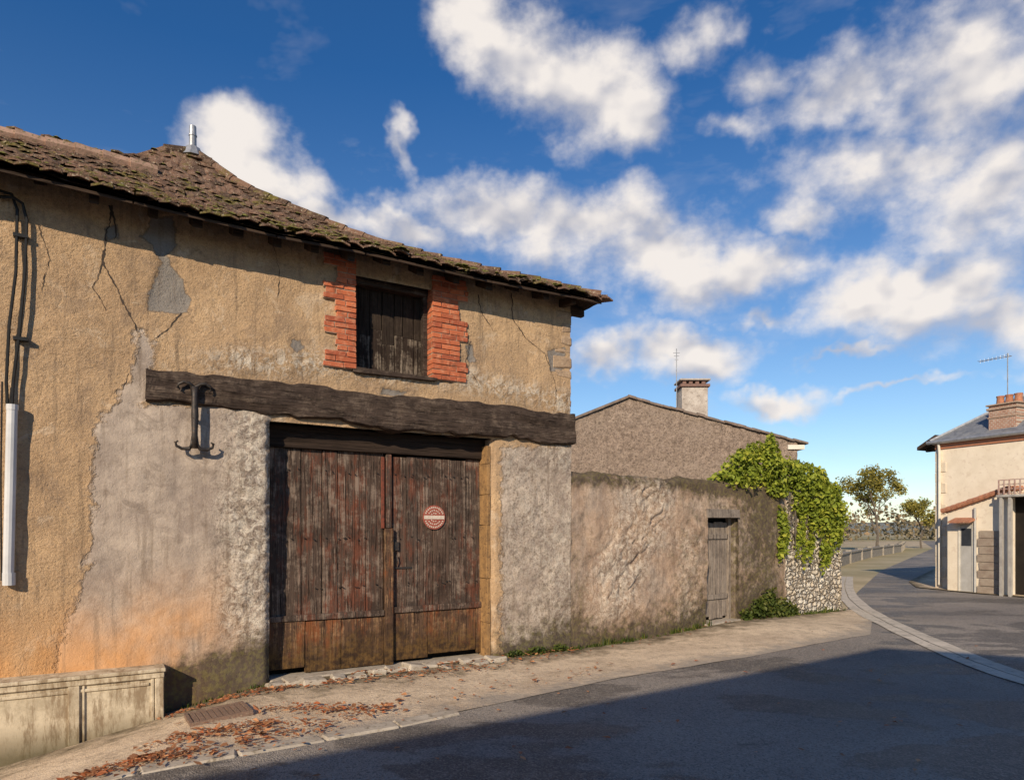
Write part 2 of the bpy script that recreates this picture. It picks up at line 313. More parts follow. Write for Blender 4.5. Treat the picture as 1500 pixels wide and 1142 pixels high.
# gate
RY=.20; b=MB()
b.box(GX0,GX1,RY-.03,RY+.12,2.50,GZT,1,rnd=.1)
mid=1.435; 
def leaf(x0,x1,z0,z1,y,mat,w,rag=.012):
    x=x0
    while x<x1-.03:
        ww=min(w*random.uniform(.65,1.3),x1-x)
        if x1-(x+ww)<.05: ww=x1-x
        o=random.uniform(-.009,.009); g_=random.choice((.002,.003,.006)); b.box(x+g_,x+ww-.003,y+o,y+.035+o,z0+random.uniform(-.015,.02)*rag/.012,z1+random.uniform(-.012,.012),mat,j=.003); x+=ww
leaf(GX0+.02,mid-.05,.64,2.50,RY+.02,0,.19); leaf(mid+.05,GX1-.02,.64,2.48,RY+.02,0,.18)
b.box(GX0+.01,mid-.05,RY-.022,RY+.02,.60,.665,0,rnd=.8,j=.004); b.box(mid+.05,GX1-.02,RY-.022,RY+.02,.62,.69,0,rnd=.5,j=.004)
leaf(GX0+.01,mid-.05,.05,.60,RY,2,.6,.025); leaf(mid+.05,GX1-.02,.06,.62,RY,2,.7,.025)
b.box(mid-.048,mid+.048,RY-.045,RY+.03,.02,1.62,2,rnd=.4); b.box(mid-.03,mid+.035,RY-.02,RY+.03,1.625,2.49,0,rnd=.9)
b.box(mid-.085,mid-.05,RY-.012,RY+.02,1.62,2.46,5,rnd=.0)
b.box(GX0-.2,GX1+.2,RY+.16,RY+.2,-.1,2.8,3)
z=-.05
while z<2.6:
    h_=random.uniform(.3,.7); b.box(GX1-.05+random.uniform(-.006,.006),GX1+.002,RY-.17,RY+.06,z,min(z+h_,2.66)-.004,4,j=.006); z+=h_
b.build('gate_doors',[GATE,DARKW,GATELOW,DARK,JAMBW,m_simple('red_batten',(.22,.06,.035),(.11,.04,.028),14,c3=(.06,.03,.02))],parent=barn,bevel=.004)
b=MB()
b.box(mid+.065,mid+.13,RY-.012,RY+.02,1.36,1.46); b.tube([(mid+.1,RY-.015,1.30),(mid+.1,RY-.03,1.24),(mid+.1,RY-.012,1.18)],.007)
b.box(mid+.07,mid+.3,RY+.003,RY+.02,1.14,1.16); 
for i in range(90):
    x=random.uniform(GX0+.1,GX1-.1); zz=random.choice((.63,.95,1.5,2.25))+random.uniform(-.02,.02)
    b.box(x,x+.010,RY-.003-(.022 if zz<.7 else 0),RY+.02,zz,zz+.010)
b.build('gate_ironwork',[IRON],parent=barn)
b=MB(); x=WX0+.02
while x<WX1-.05:
    w=random.uniform(.09,.15); x2=min(x+w,WX1); y_=.21+random.uniform(-.012,.012); zs_=WZ0+random.uniform(.38,.55)
    b.box(x+.003,x2-.003,y_,y_+.03,WZ0+.01,zs_,0 if x>WX0+.1 else 3,j=.003); b.box(x+.004,x2-.004,y_+.008,y_+.032,zs_+.002,WZ1-.03,3,j=.002); x+=w
b.box(WX0-.02,WX1+.02,.42,.45,WZ0-.1,4.6,1); b.box(WX1-.05,WX1-.0,.12,.20,WZ0,WZ1,2); b.box(WX0,WX1,.10,.3,WZ1-.05,WZ1+.1,2); b.box(WX0-.03,WX1+.05,-.04,.2,WZ0-.04,WZ0+.015,2,j=.012)
b.build('hay_hatch',[HATCH,DARK,BEAM,HATCHD],parent=barn,bevel=.004)
b=MB(); z=WZ0-.01; r=0; bh=.062
while z<4.62:
    long_=(r//3)%2==0
    for side in (0,1):
        w=(.36 if long_ else .23) + random.uniform(-.015,.015); w2=(.47 if (r//4)%2==0 else .36)+random.uniform(-.015,.015); 
        if side==0: x1=WX0+.004; x0=x1-w
        else: x0=WX1-.004; x1=x0+w2
        cut=x0+(.23 if (r%2==0)==(side==0) else .12); xs_=[x0,cut,x1] if cut<x1-.05 else [x0,x1]
        if side==1 and x1-x0>.4: xs_=[x0,cut,cut+.2,x1] if cut+.2<x1-.04 else [x0,cut,x1]
        for a,c in zip(xs_[:-1],xs_[1:]):
            b.box(a+.005,c-.005,-.035+random.uniform(-.007,.007),.30,z+.005,z+bh-.004,0,j=.004)
        b.box(x0+(.004 if side==0 else .011),x1-(.011 if side==0 else .004),-.024,.295,z-.002,z+bh+.001,1)
    z+=bh; r+=1
b.build('brick_jambs',[BRICK,MORT],parent=barn,bevel=.003)
b=MB(); z=3.22
while z<4.5:
    h=random.uniform(.12,.2); w=random.uniform(.12,.3); b.box(XE-w,XE+.02,-.006,.3,z+.01,z+h-.01,random.choice((0,0,1)),j=.02); z+=h
CST=m_simple('corner_stone',(.46,.33,.22),(.30,.21,.145),9,.95,.8,.02,c3=(.5,.38,.27)); CST2=m_simple('corner_stone_red',(.38,.22,.15),(.28,.165,.11),9,.95,.8,.02,c3=(.46,.34,.24))
b.build('corner_stones',[CST,CST2],parent=barn,bevel=.025)
def ribbon(b,pts,w):
    pts=[fac(*p) for p in pts]; q=[]
    for a,c in zip(pts[:-1],pts[1:]):
        n=max(2,int(math.hypot(c[0]-a[0],c[1]-a[1])/.02))
        q+=[(a[0]+(c[0]-a[0])*i/n,a[1]+(c[1]-a[1])*i/n) for i in range(n)]
    q.append(pts[-1]); vs=[]
    for i,(x,z) in enumerate(q):
        x+=.09*(float(fbm(z*5,1.3+w*99,3,2))-.5)+random.uniform(-.006,.006); ww=.8*w*(.15+1.2*float(vn(i*.35,5,1)))*min(1,(len(q)-i)/6+.1)
        dd=float(disp(np.array(x),np.array(z))[0]); vs+=[(x-ww,-dd-.005,z),(x+ww,-dd-.005,z)]
    b.add(vs,[(2*i,2*i+1,2*i+3,2*i+2) for i in range(len(q)-1)])
b=MB()
ribbon(b,[(165,300),(158,340),(150,380),(172,420),(190,460),(205,492)],.011); ribbon(b,[(150,380),(140,420),(160,455)],.006)
ribbon(b,[(268,458),(250,480),(225,497)],.009); ribbon(b,[(700,432),(706,460),(722,485)],.009); ribbon(b,[(748,430),(752,470),(770,495),(800,520)],.010); ribbon(b,[(690,500),(684,530),(700,565)],.006)
ribbon(b,[(160,300),(172,330),(168,350)],.016); ribbon(b,[(800,520),(815,560),(810,600)],.006); ribbon(b,[(205,492),(200,530),(180,570)],.006); ribbon(b,[(60,330),(72,380),(62,430)],.004); ribbon(b,[(400,350),(412,400),(405,440)],.004)
b.build('wall_cracks',[m_simple('crack_shadow',(.05,.038,.03),(.08,.058,.045),9,.95,0)],parent=barn)
# roof
HM=[-.40,.63,1.4,1.74,2.31,2.72,3.0]; HZ=[4.60,5.09,5.41,5.67,6.11,6.47,6.86]
TE=4.2
def rz(t,m):
    t=np.asarray(t,float); m=np.asarray(m,float)
    q=np.minimum(np.minimum(m,6-m),-.35+(TE-t)*.733); z=np.interp(q,HM,HZ)
    cap=6.42+.45*sst(-1.4,-.45,t); z=np.minimum(z,cap)
    return z+.16*(fbm(t*.55,m*.6,2,3)-.5)+.05*(fbm(t*3,m*3,2,1)-.5)
ts=lin(-6,TE,step=.1); ms=lin(-.36,3,6.36,step=.1); T_,M_=np.meshgrid(ts,ms,indexing='ij')
for nm,off in (('roof_deck',-.02),('roof_underboards',-.05)):
    grid(nm,np.stack([T_,M_,rz(T_,M_)+off],-1),None,dict(rnd=.4),[TILE if off>-.03 else RAFT],parent=barn)
b=MB(); row=0; m=-.44
while m<3.0:
    t=-6.0+(row%2)*.09
    while t<TE:
        mr=-.35+(TE-t)*.733
        if m<min(3.0,mr)+.02:
            w=.165+random.uniform(-.01,.01); l=.25; j=random.uniform(-.03,.025); jz=random.uniform(0,.024); tl=random.uniform(-.018,.018); sk=random.uniform(-.016,.016)
            if random.random()>.03:
                m0=m+j; m1=min(m0+l,3.02)
                z0=float(rz(t,max(m0,-.36)))+.03+jz-(.0 if m0>-.36 else .5*(-.36-m0)); z1=float(rz(t,m1))+.002; c=.016
                vs=[(t+sk,m0,z0-.02+tl),(t+w*.5+sk,m0-.012,z0-.02+c),(t+w+sk,m0,z0-.02-tl),(t+w,m1,z1-.02),(t+w*.5,m1,z1-.02+c),(t,m1,z1-.02)]
                vs+=[(x_,y_,z_+.02) for x_,y_,z_ in vs]
                b.add(vs,[(0,5,4,1),(1,4,3,2),(6,7,10,11),(7,8,9,10),(0,1,7,6),(1,2,8,7),(2,3,9,8),(5,0,6,11)])
        t+=.178
    sl=(float(rz(-3,m+.1))-float(rz(-3,m)))/.1; m+=.12/math.sqrt(1+sl*sl); row+=1
e=-.03
while e<4.5:
    t0=TE-e; half=( -.35+e*.733); m=half-.05
    while m<6-half:
        z0=float(rz(t0-.0,m+.08))+.03+random.uniform(0,.012); t1=t0-.28; z1=float(rz(t1,m+.08))+.004
        b.hexa([(t0,m,z0-.02),(t0,m+.165,z0-.02),(t1,m+.165,z1-.02),(t1,m,z1-.02),(t0,m,z0),(t0,m+.165,z0),(t1,m+.165,z1),(t1,m,z1)]); m+=.178
    e+=.13
for i in range(900):
    t=R.uniform(-4.5,TE-.1); m=R.uniform(-.44,3) if i%3 else R.uniform(-.44,0)
    if m>-.35+(TE-t)*.733: continue
    if fbm(np.array(t*.9),np.array(m*1.3),3,5)<.45: continue
    s_=R.uniform(.02,.065); z=float(rz(t,max(m,-.36)))+.035; vs=[(t+s_*math.cos(a)*R.uniform(.7,1.2),m+s_*math.sin(a),z) for a in np.linspace(0,6.28,7)[:-1]]+[(t,m,z+s_*.6)]
    b.add(vs,[(k,(k+1)%6,6) for k in range(6)],1)
MOSS=m_simple('moss',(.10,.10,.02),(.24,.22,.05),30,.95,.6,.01)
b.build('roof_tiles',[TILE,MOSS],parent=barn)
b=MB()
t=-6.
while t<-.5:
    z=float(rz(t,3)); b.tube([(t,3,z-.02+random.uniform(-.01,.02)),(t+.36,3,float(rz(t+.36,3))-.035)],[.105,.09],8,0 if t<-1.3 else 1); t+=.33
f=0.
while f<.98:
    t=-.37+4.57*f; m=3-3.35*f; f2=f+.055; t2=-.37+4.57*f2; m2=3-3.35*f2
    b.tube([(t,m,float(rz(t,m))+random.uniform(-.02,.02)),(t2,m2,float(rz(t2,m2))+.012)],[.075,.09],7,1); f=f2-.008
t=-2.9
while t<-1.0:
    b.tube([(t,2.3,float(rz(t,2.3))+.05),(t+.3,2.32,float(rz(t+.3,2.32))+.04)],[.10,.085],8,0); t+=.29
b.build('ridge_tiles',[PINKT,TILE],parent=barn)
b=MB(); zz=float(rz(-.37,3)); b.tube([(-.37,3,zz-.1),(-.37,3,zz+.03),(-.37,3,zz+.06),(-.37,3,zz+.34)],[.16,.10,.05,.045],10); b.tube([(-.37,3,zz+.2),(-.37,3,zz+.22)],[.055,.055],10); b.build('roof_finial',[ZINC],parent=barn)
b=MB(); t=-5.8
while t<TE-.05:
    w=random.uniform(.075,.10); o=random.uniform(-.0,.06); dn=random.uniform(.08,.115)
    pts=[]
    for m,dz in ((-.30+o,-.06),(.5,-.06)):
        z=float(rz(min(t,3.8),max(m,-.36)))+dz
        pts+=[[(t,m,z-dn),(t+w,m,z-dn)],[(t,m,z),(t+w,m,z)]]
    a,bb,c,dd=pts; b.hexa([a[0],a[1],c[1],c[0],bb[0],bb[1],dd[1],dd[0]]); t+=random.uniform(.36,.48)
tt=-6
while tt<TE-.05:
    l_=random.uniform(.8,1.7); t2=min(tt+l_,TE-.02); za_=float(rz(min(tt,3.9),-.36))-.075; zb_=float(rz(min(t2,3.9),-.36))-.075
    b.hexa([(tt,-.375,za_),(t2-.01,-.375,zb_),(t2-.01,-.30,zb_+.03),(tt,-.30,za_+.03),(tt,-.375,za_+.03),(t2-.01,-.375,zb_+.03),(t2-.01,-.30,zb_+.055),(tt,-.30,za_+.055)]); tt=t2
for m in np.arange(0,6,.5): b.box(XE-.1,TE-.03,m,m+.08,4.50,4.58)
b.box(XE-.08,XE+.02,-.0,.12,4.35,4.55,1)
b.build('rafters',[RAFT,JAMBW],parent=barn,bevel=.005)
# --- things on the facade
b=MB(); ax=fac(283,0)[0]
def scroll(zc,sg,wd):
    for sx in (-1,1):
        pts=[(ax+sx*.005,-.12,zc-sg*.12),(ax+sx*.015,-.12,zc-sg*.04),(ax+sx*.05,-.12,zc-sg*.0),(ax+sx*wd*.65,-.12,zc+sg*.005),(ax+sx*wd*.95,-.12,zc-sg*.02),(ax+sx*wd,-.12,zc-sg*.055),(ax+sx*wd*.85,-.12,zc-sg*.07)]
        b.tube(pts,[.026,.026,.024,.020,.017,.014,.010],8,sy=.8)
b.tube([(ax,-.12,2.40),(ax,-.125,2.55),(ax+.003,-.12,2.72),(ax,-.125,2.9),(ax,-.12,3.0)],[.034,.028,.034,.028,.034],8)
scroll(3.035,1,.15); scroll(2.395,-1,.17); b.tube([(ax,-.15,2.70),(ax,.05,2.70)],.02,8)
b.build('iron_wall_anchor',[IRON],matrix=M1,smooth=True)
b=MB(); cx_,cz_=fac(646,757); y=RY-.006
n=36; vs=[(cx_,y,cz_)]+[(cx_+.148*math.cos(2*math.pi*i/n),y,cz_+.148*math.sin(2*math.pi*i/n)) for i in range(n)]
vs+=[(v[0],y+.008,v[2]) for v in vs]
b.add(vs,[(0,1+(i+1)%n,1+i) for i in range(n)]+[(1+i,1+(i+1)%n,n+2+(i+1)%n,n+2+i) for i in range(n)],0)
b.box(cx_-.135,cx_+.135,y-.004,y-.001,cz_-.022,cz_+.022,1)
for rr,nn,hh in ((.122,30,.017),(.085,20,.013),(.05,11,.011)):
    for i in range(nn):
        a=2*math.pi*(i+random.uniform(-.1,.1))/nn; px_,pz_=cx_+rr*math.cos(a),cz_+rr*math.sin(a)
        if abs(pz_-cz_)<.034: continue
        w=.0075; b.hexa([(px_+dx*math.sin(a)*w+dz*math.cos(a)*hh*.5,yy,pz_-dx*math.cos(a)*w+dz*math.sin(a)*hh*.5) for yy in (y-.003,y-.001) for dx,dz in ((-1,-1),(1,-1),(1,1),(-1,1))],1)
SR=m_simple('sign_red',(.33,.08,.055),(.26,.07,.05),18,.7,.1,c3=(.42,.24,.18)); SW=m_simple('sign_white',(.66,.58,.50),(.55,.46,.38),30,.7,.1,c3=(.5,.3,.24))
b.build('round_no_parking_sign',[SR,SW],matrix=M1)
def fp(px,py,off):
    t,z=fac(px,py); return (t,-off,z)
b=MB()
b.tube([fp(0,292,.05),fp(20,293,.06),fp(34,302,.06),fp(40,325,.045),fp(37,400,.04),fp(30,480,.045),fp(20,560,.045),fp(18,600,.04)],.013,6)
b.tube([fp(0,282,.04),fp(18,288,.05),fp(26,310,.045),fp(24,400,.04),fp(14,480,.045),fp(10,560,.04),fp(12,600,.04)],.013,6)
for y_ in (350,500): b.box(fac(20,y_)[0],fac(42,y_)[0],-.06,0,fac(30,y_)[1],fac(30,y_)[1]+.03)
b.tube([fp(4,560,.04),fp(2,700,.04),fp(3,850,.04)],.007,6)
b.build('electric_cables',[BLACK],matrix=M1)
b=MB(); p0=fp(19,594,.06);p1=fp(13,850,.06); b.tube([p0,p1],.042,12); b.tube([fp(14,838,.06),fp(14,856,.06)],.048,12); b.tube([fp(19,594,.06),fp(19,602,.06)],.046,12)
b.build('cable_conduit',[PVC],matrix=M1,smooth=False)
b=MB(); x1=-.96
b.box(-5.1,x1-.02,-.235,.0,-.75,.27,0); b.box(-5.12,x1+.015,-.28,.0,.272,.305,1); b.box(-5.11,x1+.003,-.262,-.237,.215,.27,1)
b.box(x1-.075,x1,-.258,.0,-.75,.213,1); b.box(x1-.11,x1-.08,-.25,-.237,-.75,.213,1)
for xx in (-1.72,-2.6,-3.6): b.box(xx,xx+.09,-.262,-.237,-.75,.213,1); b.box(xx+.11,xx+.13,-.252,-.237,-.75,.213,1)
b.box(-5.1,x1-.12,-.25,-.2365,.15,.18,1)
n=NM('stained_paint'); f=n.noise(5,5,.75); c=n.mix(n.rng(f,.4,.6),(.64,.55,.41),(.44,.37,.265)); c=n.mix(n.rng(n.noise(2.5,5,.8,vec=n.scl(n.co(),(4,4,.8))),.48,.60,0,.8),c,(.24,.17,.105)); sp_=n.n('ShaderNodeSeparateXYZ'); n.l(n.co(),sp_.inputs[0])
c=n.mix(n.rng(n.mth('ADD',sp_.outputs[2],n.mth('MULTIPLY',f,.3)),.05,-.2,0,.85),c,(.10,.085,.045)); SPN=n.out(c,.8,n.bump(f,.5,.01),spec=.2)
b.build('low_panelled_box',[SPN,SPN],matrix=M1,bevel=.006)
# ================================================================ GARDEN WALL
LEN=7.3; GH=2.36
ss=lin(0,2.96,3.80,LEN,step=.025)
prof=[(0,z) for z in lin(-.4,1.94,GH-.05,step=.025)]; nf=len(prof)
prof+=[(.015,GH-.01),(.06,GH+.02),(.14,GH+.035),(.24,GH+.035),(.33,GH+.02),(.385,GH-.02),(.4,GH-.1),(.4,1.5),(.4,0),(.4,-.4)]
prof=np.array(prof); S,Q=np.meshgrid(ss,np.arange(len(prof)),indexing='ij'); Yp=prof[Q,0]; Zp=prof[Q,1]
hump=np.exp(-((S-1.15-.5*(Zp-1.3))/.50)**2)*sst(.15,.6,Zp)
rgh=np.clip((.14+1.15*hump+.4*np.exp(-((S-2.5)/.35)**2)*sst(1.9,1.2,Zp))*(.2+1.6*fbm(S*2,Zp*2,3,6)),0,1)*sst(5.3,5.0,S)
q=S*.80+Zp*.60; p=-S*.60+Zp*.80
rid=1-abs(2*fbm(q*3.2+1.6*fbm(S*4,Zp*4,2,5),p*13+2*fbm(S*5,Zp*5,2,1),4,3)-1)
Dg=.09*(fbm(S*.8+9,Zp*.8,3,2)-.5)+.045*(fbm(S*4,Zp*4+7,4,4)-.5)+.06*rgh*(rid-.6)+.012*(fbm(S*28,Zp*28,2,1)-.5)
isst=sst(5.2,5.35,S+.25*(fbm(S*3,Zp*3,3,2)-.5)); Dg=Dg+isst*.07*(fbm(S*9,Zp*14,2,6)-.5)
topw=sst(GH-.3,GH,Zp); zup=topw*(.10*(fbm(S*1.6,S*0+3,3,5)-.5)+.06*(vn(S*9,Yp*9,3)-.5))*np.where(Yp>.38,0,1)
fr=np.where(Yp<.2,1,-0.3)
P=np.stack([S,Yp-Dg*fr,Zp+zup],-1)
cs=.5*(S[1:,1:]+S[:-1,:-1]); cq=.5*(Q[1:,1:]+Q[:-1,:-1]); czz=.5*(Zp[1:,1:]+Zp[:-1,:-1])
keep=~((cs>2.96)&(cs<3.80)&(cq<nf)&(czz<1.94))
dirt_shade=.85*np.exp(-np.maximum(Zp-.0,0)/.28)+.62*topw+.6*np.exp(-((S-4.65)/.75)**2)*(.6+.4*sst(.5,2.2,Zp))+.45*np.exp(-((S-.1)/.25)**2)*sst(2.4,.5,Zp)*.6+.25*np.exp(-((S-3.3)/1.2)**2)+.22-.3*hump  # dirt at base and top, plus shade painted in outside the lit hump
dirt_shade=dirt_shade*(1-isst)
garden=empty('garden_wall',M2)
ob=grid('wall_body',P,keep,dict(grey=.5,cem=-1,rough=rgh,warm=.25*np.ones_like(S),dirt_shade=dirt_shade),[STU,STONE],parent=garden,smooth=True)
mi=(isst[1:,1:]>.5)[keep].reshape(-1).astype(np.int32); ob.data.polygons.foreach_set('material_index',mi)
b=MB(); b.box(LEN-.5,LEN-.004,.03,.385,-.4,GH,0); b.box(2.5,2.957,.05,.38,-.3,1.95,1); b.box(3.803,4.2,.05,.38,-.3,1.95,1); b.box(2.96,3.8,.05,.38,1.943,2.2,1)
for i in range(26):
    z=i*.09; b.box(LEN-.06,LEN+random.uniform(.0,.04),.0,.39,z-.05,z+.075,0,j=.02)
ob=b.build('wall_core',[STONE,STU],parent=garden,bevel=.01); add_attr(ob.data,'grey',[.5]*len(b.v)); add_attr(ob.data,'cem',[-1.]*len(b.v)); add_attr(ob.data,'dirt_shade',[.7]*len(b.v))
b=MB(); x=2.98
while x<3.76:
    w=random.uniform(.11,.16); w=min(w,3.79-x); b.box(x+.003,x+w-.004,.16,.19,.12+random.uniform(0,.05),1.72+random.uniform(-.02,.02),0); x+=w
b.box(2.93,3.83,-.03,.22,1.80,1.95,0,rnd=.9,j=.01); b.box(2.97,3.05,.12,.2,.1,1.8,0); b.box(3.73,3.79,.12,.2,.1,1.8,0); b.box(2.98,3.79,.135,.158,1.45,1.53,0); b.box(2.98,3.79,.135,.158,.45,.53,0); b.box(2.9,3.9,.25,.3,0,2,1); b.box(2.9,3.85,-.06,.3,-.1,.10,2,j=.015)
b.build('garden_door',[GREYW,DARK,CONC],parent=garden,bevel=.005)
# ---------------------------------------------------------------- foliage
def leaves(name,blobs,count,size,mat,matrix,shell=.55,smin=.6,lump_f=2.5):
    V=[];Fc=[];RN=[]; vol=np.array([b_[3]*b_[4]+b_[4]*b_[5]+b_[3]*b_[5] for b_ in blobs]); vol/=vol.sum()
    which=R.choice(len(blobs),count,p=vol)
    for w in which:
        cx,cy,cz,rx,ry,rz_=blobs[w]; dv=R.normal(size=3); dv/=np.linalg.norm(dv)
        lump=.7+.65*float(vn(dv[0]*lump_f+w*3.3+cx,dv[2]*lump_f+dv[1]*2+w,2))
        rr=(shell+(1-shell)*R.rand()**.7)*lump; c=np.array([cx+dv[0]*rx*rr,cy+dv[1]*ry*rr,cz+dv[2]*rz_*rr])
        nn=dv*.8+R.normal(size=3)*.7; nn[2]+=.35; nn/=np.linalg.norm(nn); a=np.cross(nn,R.normal(size=3)); a/=np.linalg.norm(a); bb=np.cross(nn,a)
        s_=size*(smin+(1.5-smin)*R.rand()); o=len(V)
        V+= [tuple(c-a*s_*.5),tuple(c+bb*s_*.36+nn*s_*.1),tuple(c+a*s_*.6),tuple(c-bb*s_*.36+nn*s_*.1)]; Fc.append((o,o+1,o+2,o+3))
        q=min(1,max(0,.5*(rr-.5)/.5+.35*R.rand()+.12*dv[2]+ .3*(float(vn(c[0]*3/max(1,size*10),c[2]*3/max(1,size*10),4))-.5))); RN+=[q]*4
    me=bpy.data.meshes.new(name); me.from_pydata(V,[],Fc); add_attr(me,'rnd',RN); return finish(me,name,[mat],matrix=matrix)
blobs=[(3.75,.15,2.45,.45,.28,.17),(4.2,.12,2.62,.48,.36,.33),(4.75,.1,2.68,.52,.38,.34),(5.3,.05,2.62,.48,.38,.31),(5.8,.0,2.42,.48,.36,.33),(6.25,-.02,2.20,.43,.33,.38),(6.7,-.03,2.02,.40,.3,.38),(7.0,-.02,1.85,.3,.26,.38),(6.45,-.1,1.75,.36,.15,.26),(5.6,-.1,2.1,.3,.12,.24),(6.9,-.1,1.55,.22,.11,.22),(6.0,-.12,1.9,.22,.1,.26),(4.9,-.05,2.32,.36,.14,.14)]
for k in range(34):
    s0=random.uniform(3.8,6.9); zt=np.interp(s0,[3.7,4.7,5.5,6.9],[2.62,3.0,2.85,2.34]); blobs.append((s0,random.uniform(-.15,.2),zt+random.uniform(-.08,.14),random.uniform(.06,.16),.1,random.uniform(.08,.22)))
for k in range(26):
    s0=random.uniform(4.9,7.25); blobs.append((s0,-.08,random.uniform(1.1,1.9),.06,.05,random.uniform(.15,.38)))
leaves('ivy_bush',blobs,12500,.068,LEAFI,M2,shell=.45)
b=MB()
for k in range(26):
    s0=random.uniform(5.3,7.2); p=[(s0,-.05,2.2)]; 
    for i in range(6): p.append((p[-1][0]+random.uniform(-.1,.1),-.06-.02*random.random(),p[-1][2]-random.uniform(.08,.2)))
    b.tube(p,[.008]*6+[.003],5)
b.build('ivy_stems',[BARK],matrix=M2)
leaves('weed_clump',[(4.25,-.14,.25,.28,.14,.22),(4.55,-.12,.35,.22,.12,.28),(4.9,-.15,.22,.3,.14,.2),(5.25,-.12,.14,.25,.1,.14),(3.9,-.1,.16,.15,.08,.12)],1900,.055,LEAFW,M2,shell=.2)
def tufts(name,specs,mat,matrix):
    V=[];Fc=[];RN=[]
    for (x,y,z,n,h,sp) in specs:
        for i in range(n):
            px_=x+R.normal()*sp; py_=y+R.normal()*sp*.35; a=R.rand()*6.28; hh=h*(.4+.8*R.rand()); ln=hh*.6*R.rand(); w=.006+.004*R.rand(); o=len(V)
            dx,dy=math.cos(a),math.sin(a); V+=[(px_-dy*w,py_+dx*w,z),(px_+dy*w,py_-dx*w,z),(px_+dx*ln*.4+dy*w*.7,py_+dy*ln*.4-dx*w*.7,z+hh*.6),(px_+dx*ln*.4-dy*w*.7,py_+dy*ln*.4+dx*w*.7,z+hh*.6),(px_+dx*ln,py_+dy*ln,z+hh)]
            Fc+=[(o,o+1,o+2,o+3),(o+3,o+2,o+4)]; RN+=[R.rand()]*5
    me=bpy.data.meshes.new(name); me.from_pydata(V,[],Fc); add_attr(me,'rnd',RN); return finish(me,name,[mat],matrix=matrix)
sp=[]
for i in range(75):
    s_=R.rand()*7.2
    if 2.9<s_<3.9: continue
    g=float(gz(*(C0+d2*s_)[:2])); sp.append((s_,-.07-.05*R.rand(),g,int(6+R.rand()*22),.04+.09*R.rand()**2,.05))
tufts('grass_tufts',sp,LEAFW,M2)
sp=[]
for i in range(26):
    s_=random.choice((random.uniform(2.8,3.9),random.uniform(-.9,.0))); w=P0+d1*s_; sp.append((s_,-.07-.04*R.rand(),float(gz(w.x,w.y)),int(6+R.rand()*14),.02+.04*R.rand(),.05))
tufts('grass_tufts',sp,LEAFW,M1)
leaves('wall_weeds',[(3.0,-.1,.05,.14,.05,.05),(3.35,-.1,.05,.2,.05,.06),(3.7,-.1,.05,.16,.05,.06)],420,.035,LEAFW,M1,shell=.2)
# ================================================================ GROUND
def ruled(name,L,Rr,n1,n2,off,mat,rough=0,attr=None):
    L=np.array(L,float);Rr=np.array(Rr,float); k=np.linspace(0,len(L)-1,n1); i0=np.arange(len(L))
    def rs(Pn): return np.stack([np.interp(k,i0,Pn[:,0]),np.interp(k,i0,Pn[:,1])],-1)
    a=rs(L);c=rs(Rr); v=np.linspace(0,1,n2)[None,:,None]; G=a[:,None,:]*(1-v)+c[:,None,:]*v
    z=gz(G[...,0],G[...,1])+off
    if rough: z=z+rough*(fbm(G[...,0]*2,G[...,1]*2,3,2)-.5)
    return grid(name,np.concatenate([G,z[...,None]],-1),None,dict(edge=(1-v[...,0])*np.ones((n1,1))) ,[mat],smooth=True)
gx=np.concatenate([[-1500,-500,-200,-80,-30],lin(-14,14,step=.4),[18,24,32,45,70,110,200,500,1500]]); gy=np.concatenate([[-1500,-300,-60,-25],lin(-16,20,step=.5),[25,32,42,60,90,140,300,800,1800]])
GX,GY=np.meshgrid(gx,gy,indexing='ij')
n=NM('ground_mat'); c=n.mix(n.rng(n.noise(.3,4,.6),.4,.6),(.60,.48,.33),(.42,.34,.22)); c=n.mix(n.rng(n.noise(.02,3),.4,.6,0,.7),c,(.22,.22,.09)); c=n.mix(n.rng(n.noise(6,4,.7),.5,.7,0,.5),c,(.3,.23,.15)); GR=n.out(c,.95,n.bump(n.noise(8,4),.5,.03),spec=.1)
grid('ground',np.stack([GX,GY,gz(GX,GY)-.006],-1),None,dict(e=0.),[GR])
ASP=m_asphalt()
L_=[(-14,.3),(-7,4.5),(-2.585,7.14),(.78,9.17),(4.95,12.38),(6.75,13.75),(8.9,17.6),(14.6,27),(22.4,38.5),(37,60),(60,100)]
R_=[(-14,-16),(-6,-16),(0,-16),(8,-16),(16,-6),(14.5,8),(11.75,18.0),(16.6,27),(24.4,38.5),(39.5,60),(66,100)]
ruled('asphalt_road',L_,R_,160,110,0.0,ASP)
AP=m_apron()
eA=[(-9,1.3),(-3.9,3.9),gnd(262,1118),gnd(560,1066),gnd(900,994),gnd(1100,962),gnd(1275,934),(7.2,13.6)]
wA=[(-9,3.3),(-4.6,5.93),(-2.9,6.95),(-1.6,7.73),(.78,9.17),(3.0,10.88),(5.2,12.57),(6.7,13.72)]
ruled('pavement',wA,eA,150,24,.006,AP,rough=.012)
gc=[gnd(1236,868),gnd(1258,890),gnd(1305,919),gnd(1400,960),gnd(1500,996),gnd(1640,1032)]
gc=[(gc[0][0]+3,gc[0][1]+6)]+gc+[(5.2,2),(4.4,-4),(3,-12)]
def offs(pl,w):
    o=[]
    for i,p in enumerate(pl):
        a=pl[max(i-1,0)];c=pl[min(i+1,len(pl)-1)]; dx,dy=c[0]-a[0],c[1]-a[1]; l=math.hypot(dx,dy); w2=w+.03*(float(vn(i*.4,w*9,2))-.5); o.append((p[0]-dy/l*w2,p[1]+dx/l*w2))
    return o
def smoothpl(pl,it=3):
    for _ in range(it):
        q=[pl[0]]
        for a,c in zip(pl[:-1],pl[1:]): q+=[(a[0]*.75+c[0]*.25,a[1]*.75+c[1]*.25),(a[0]*.25+c[0]*.75,a[1]*.25+c[1]*.75)]
        pl=q+[pl[-1]]
    return pl
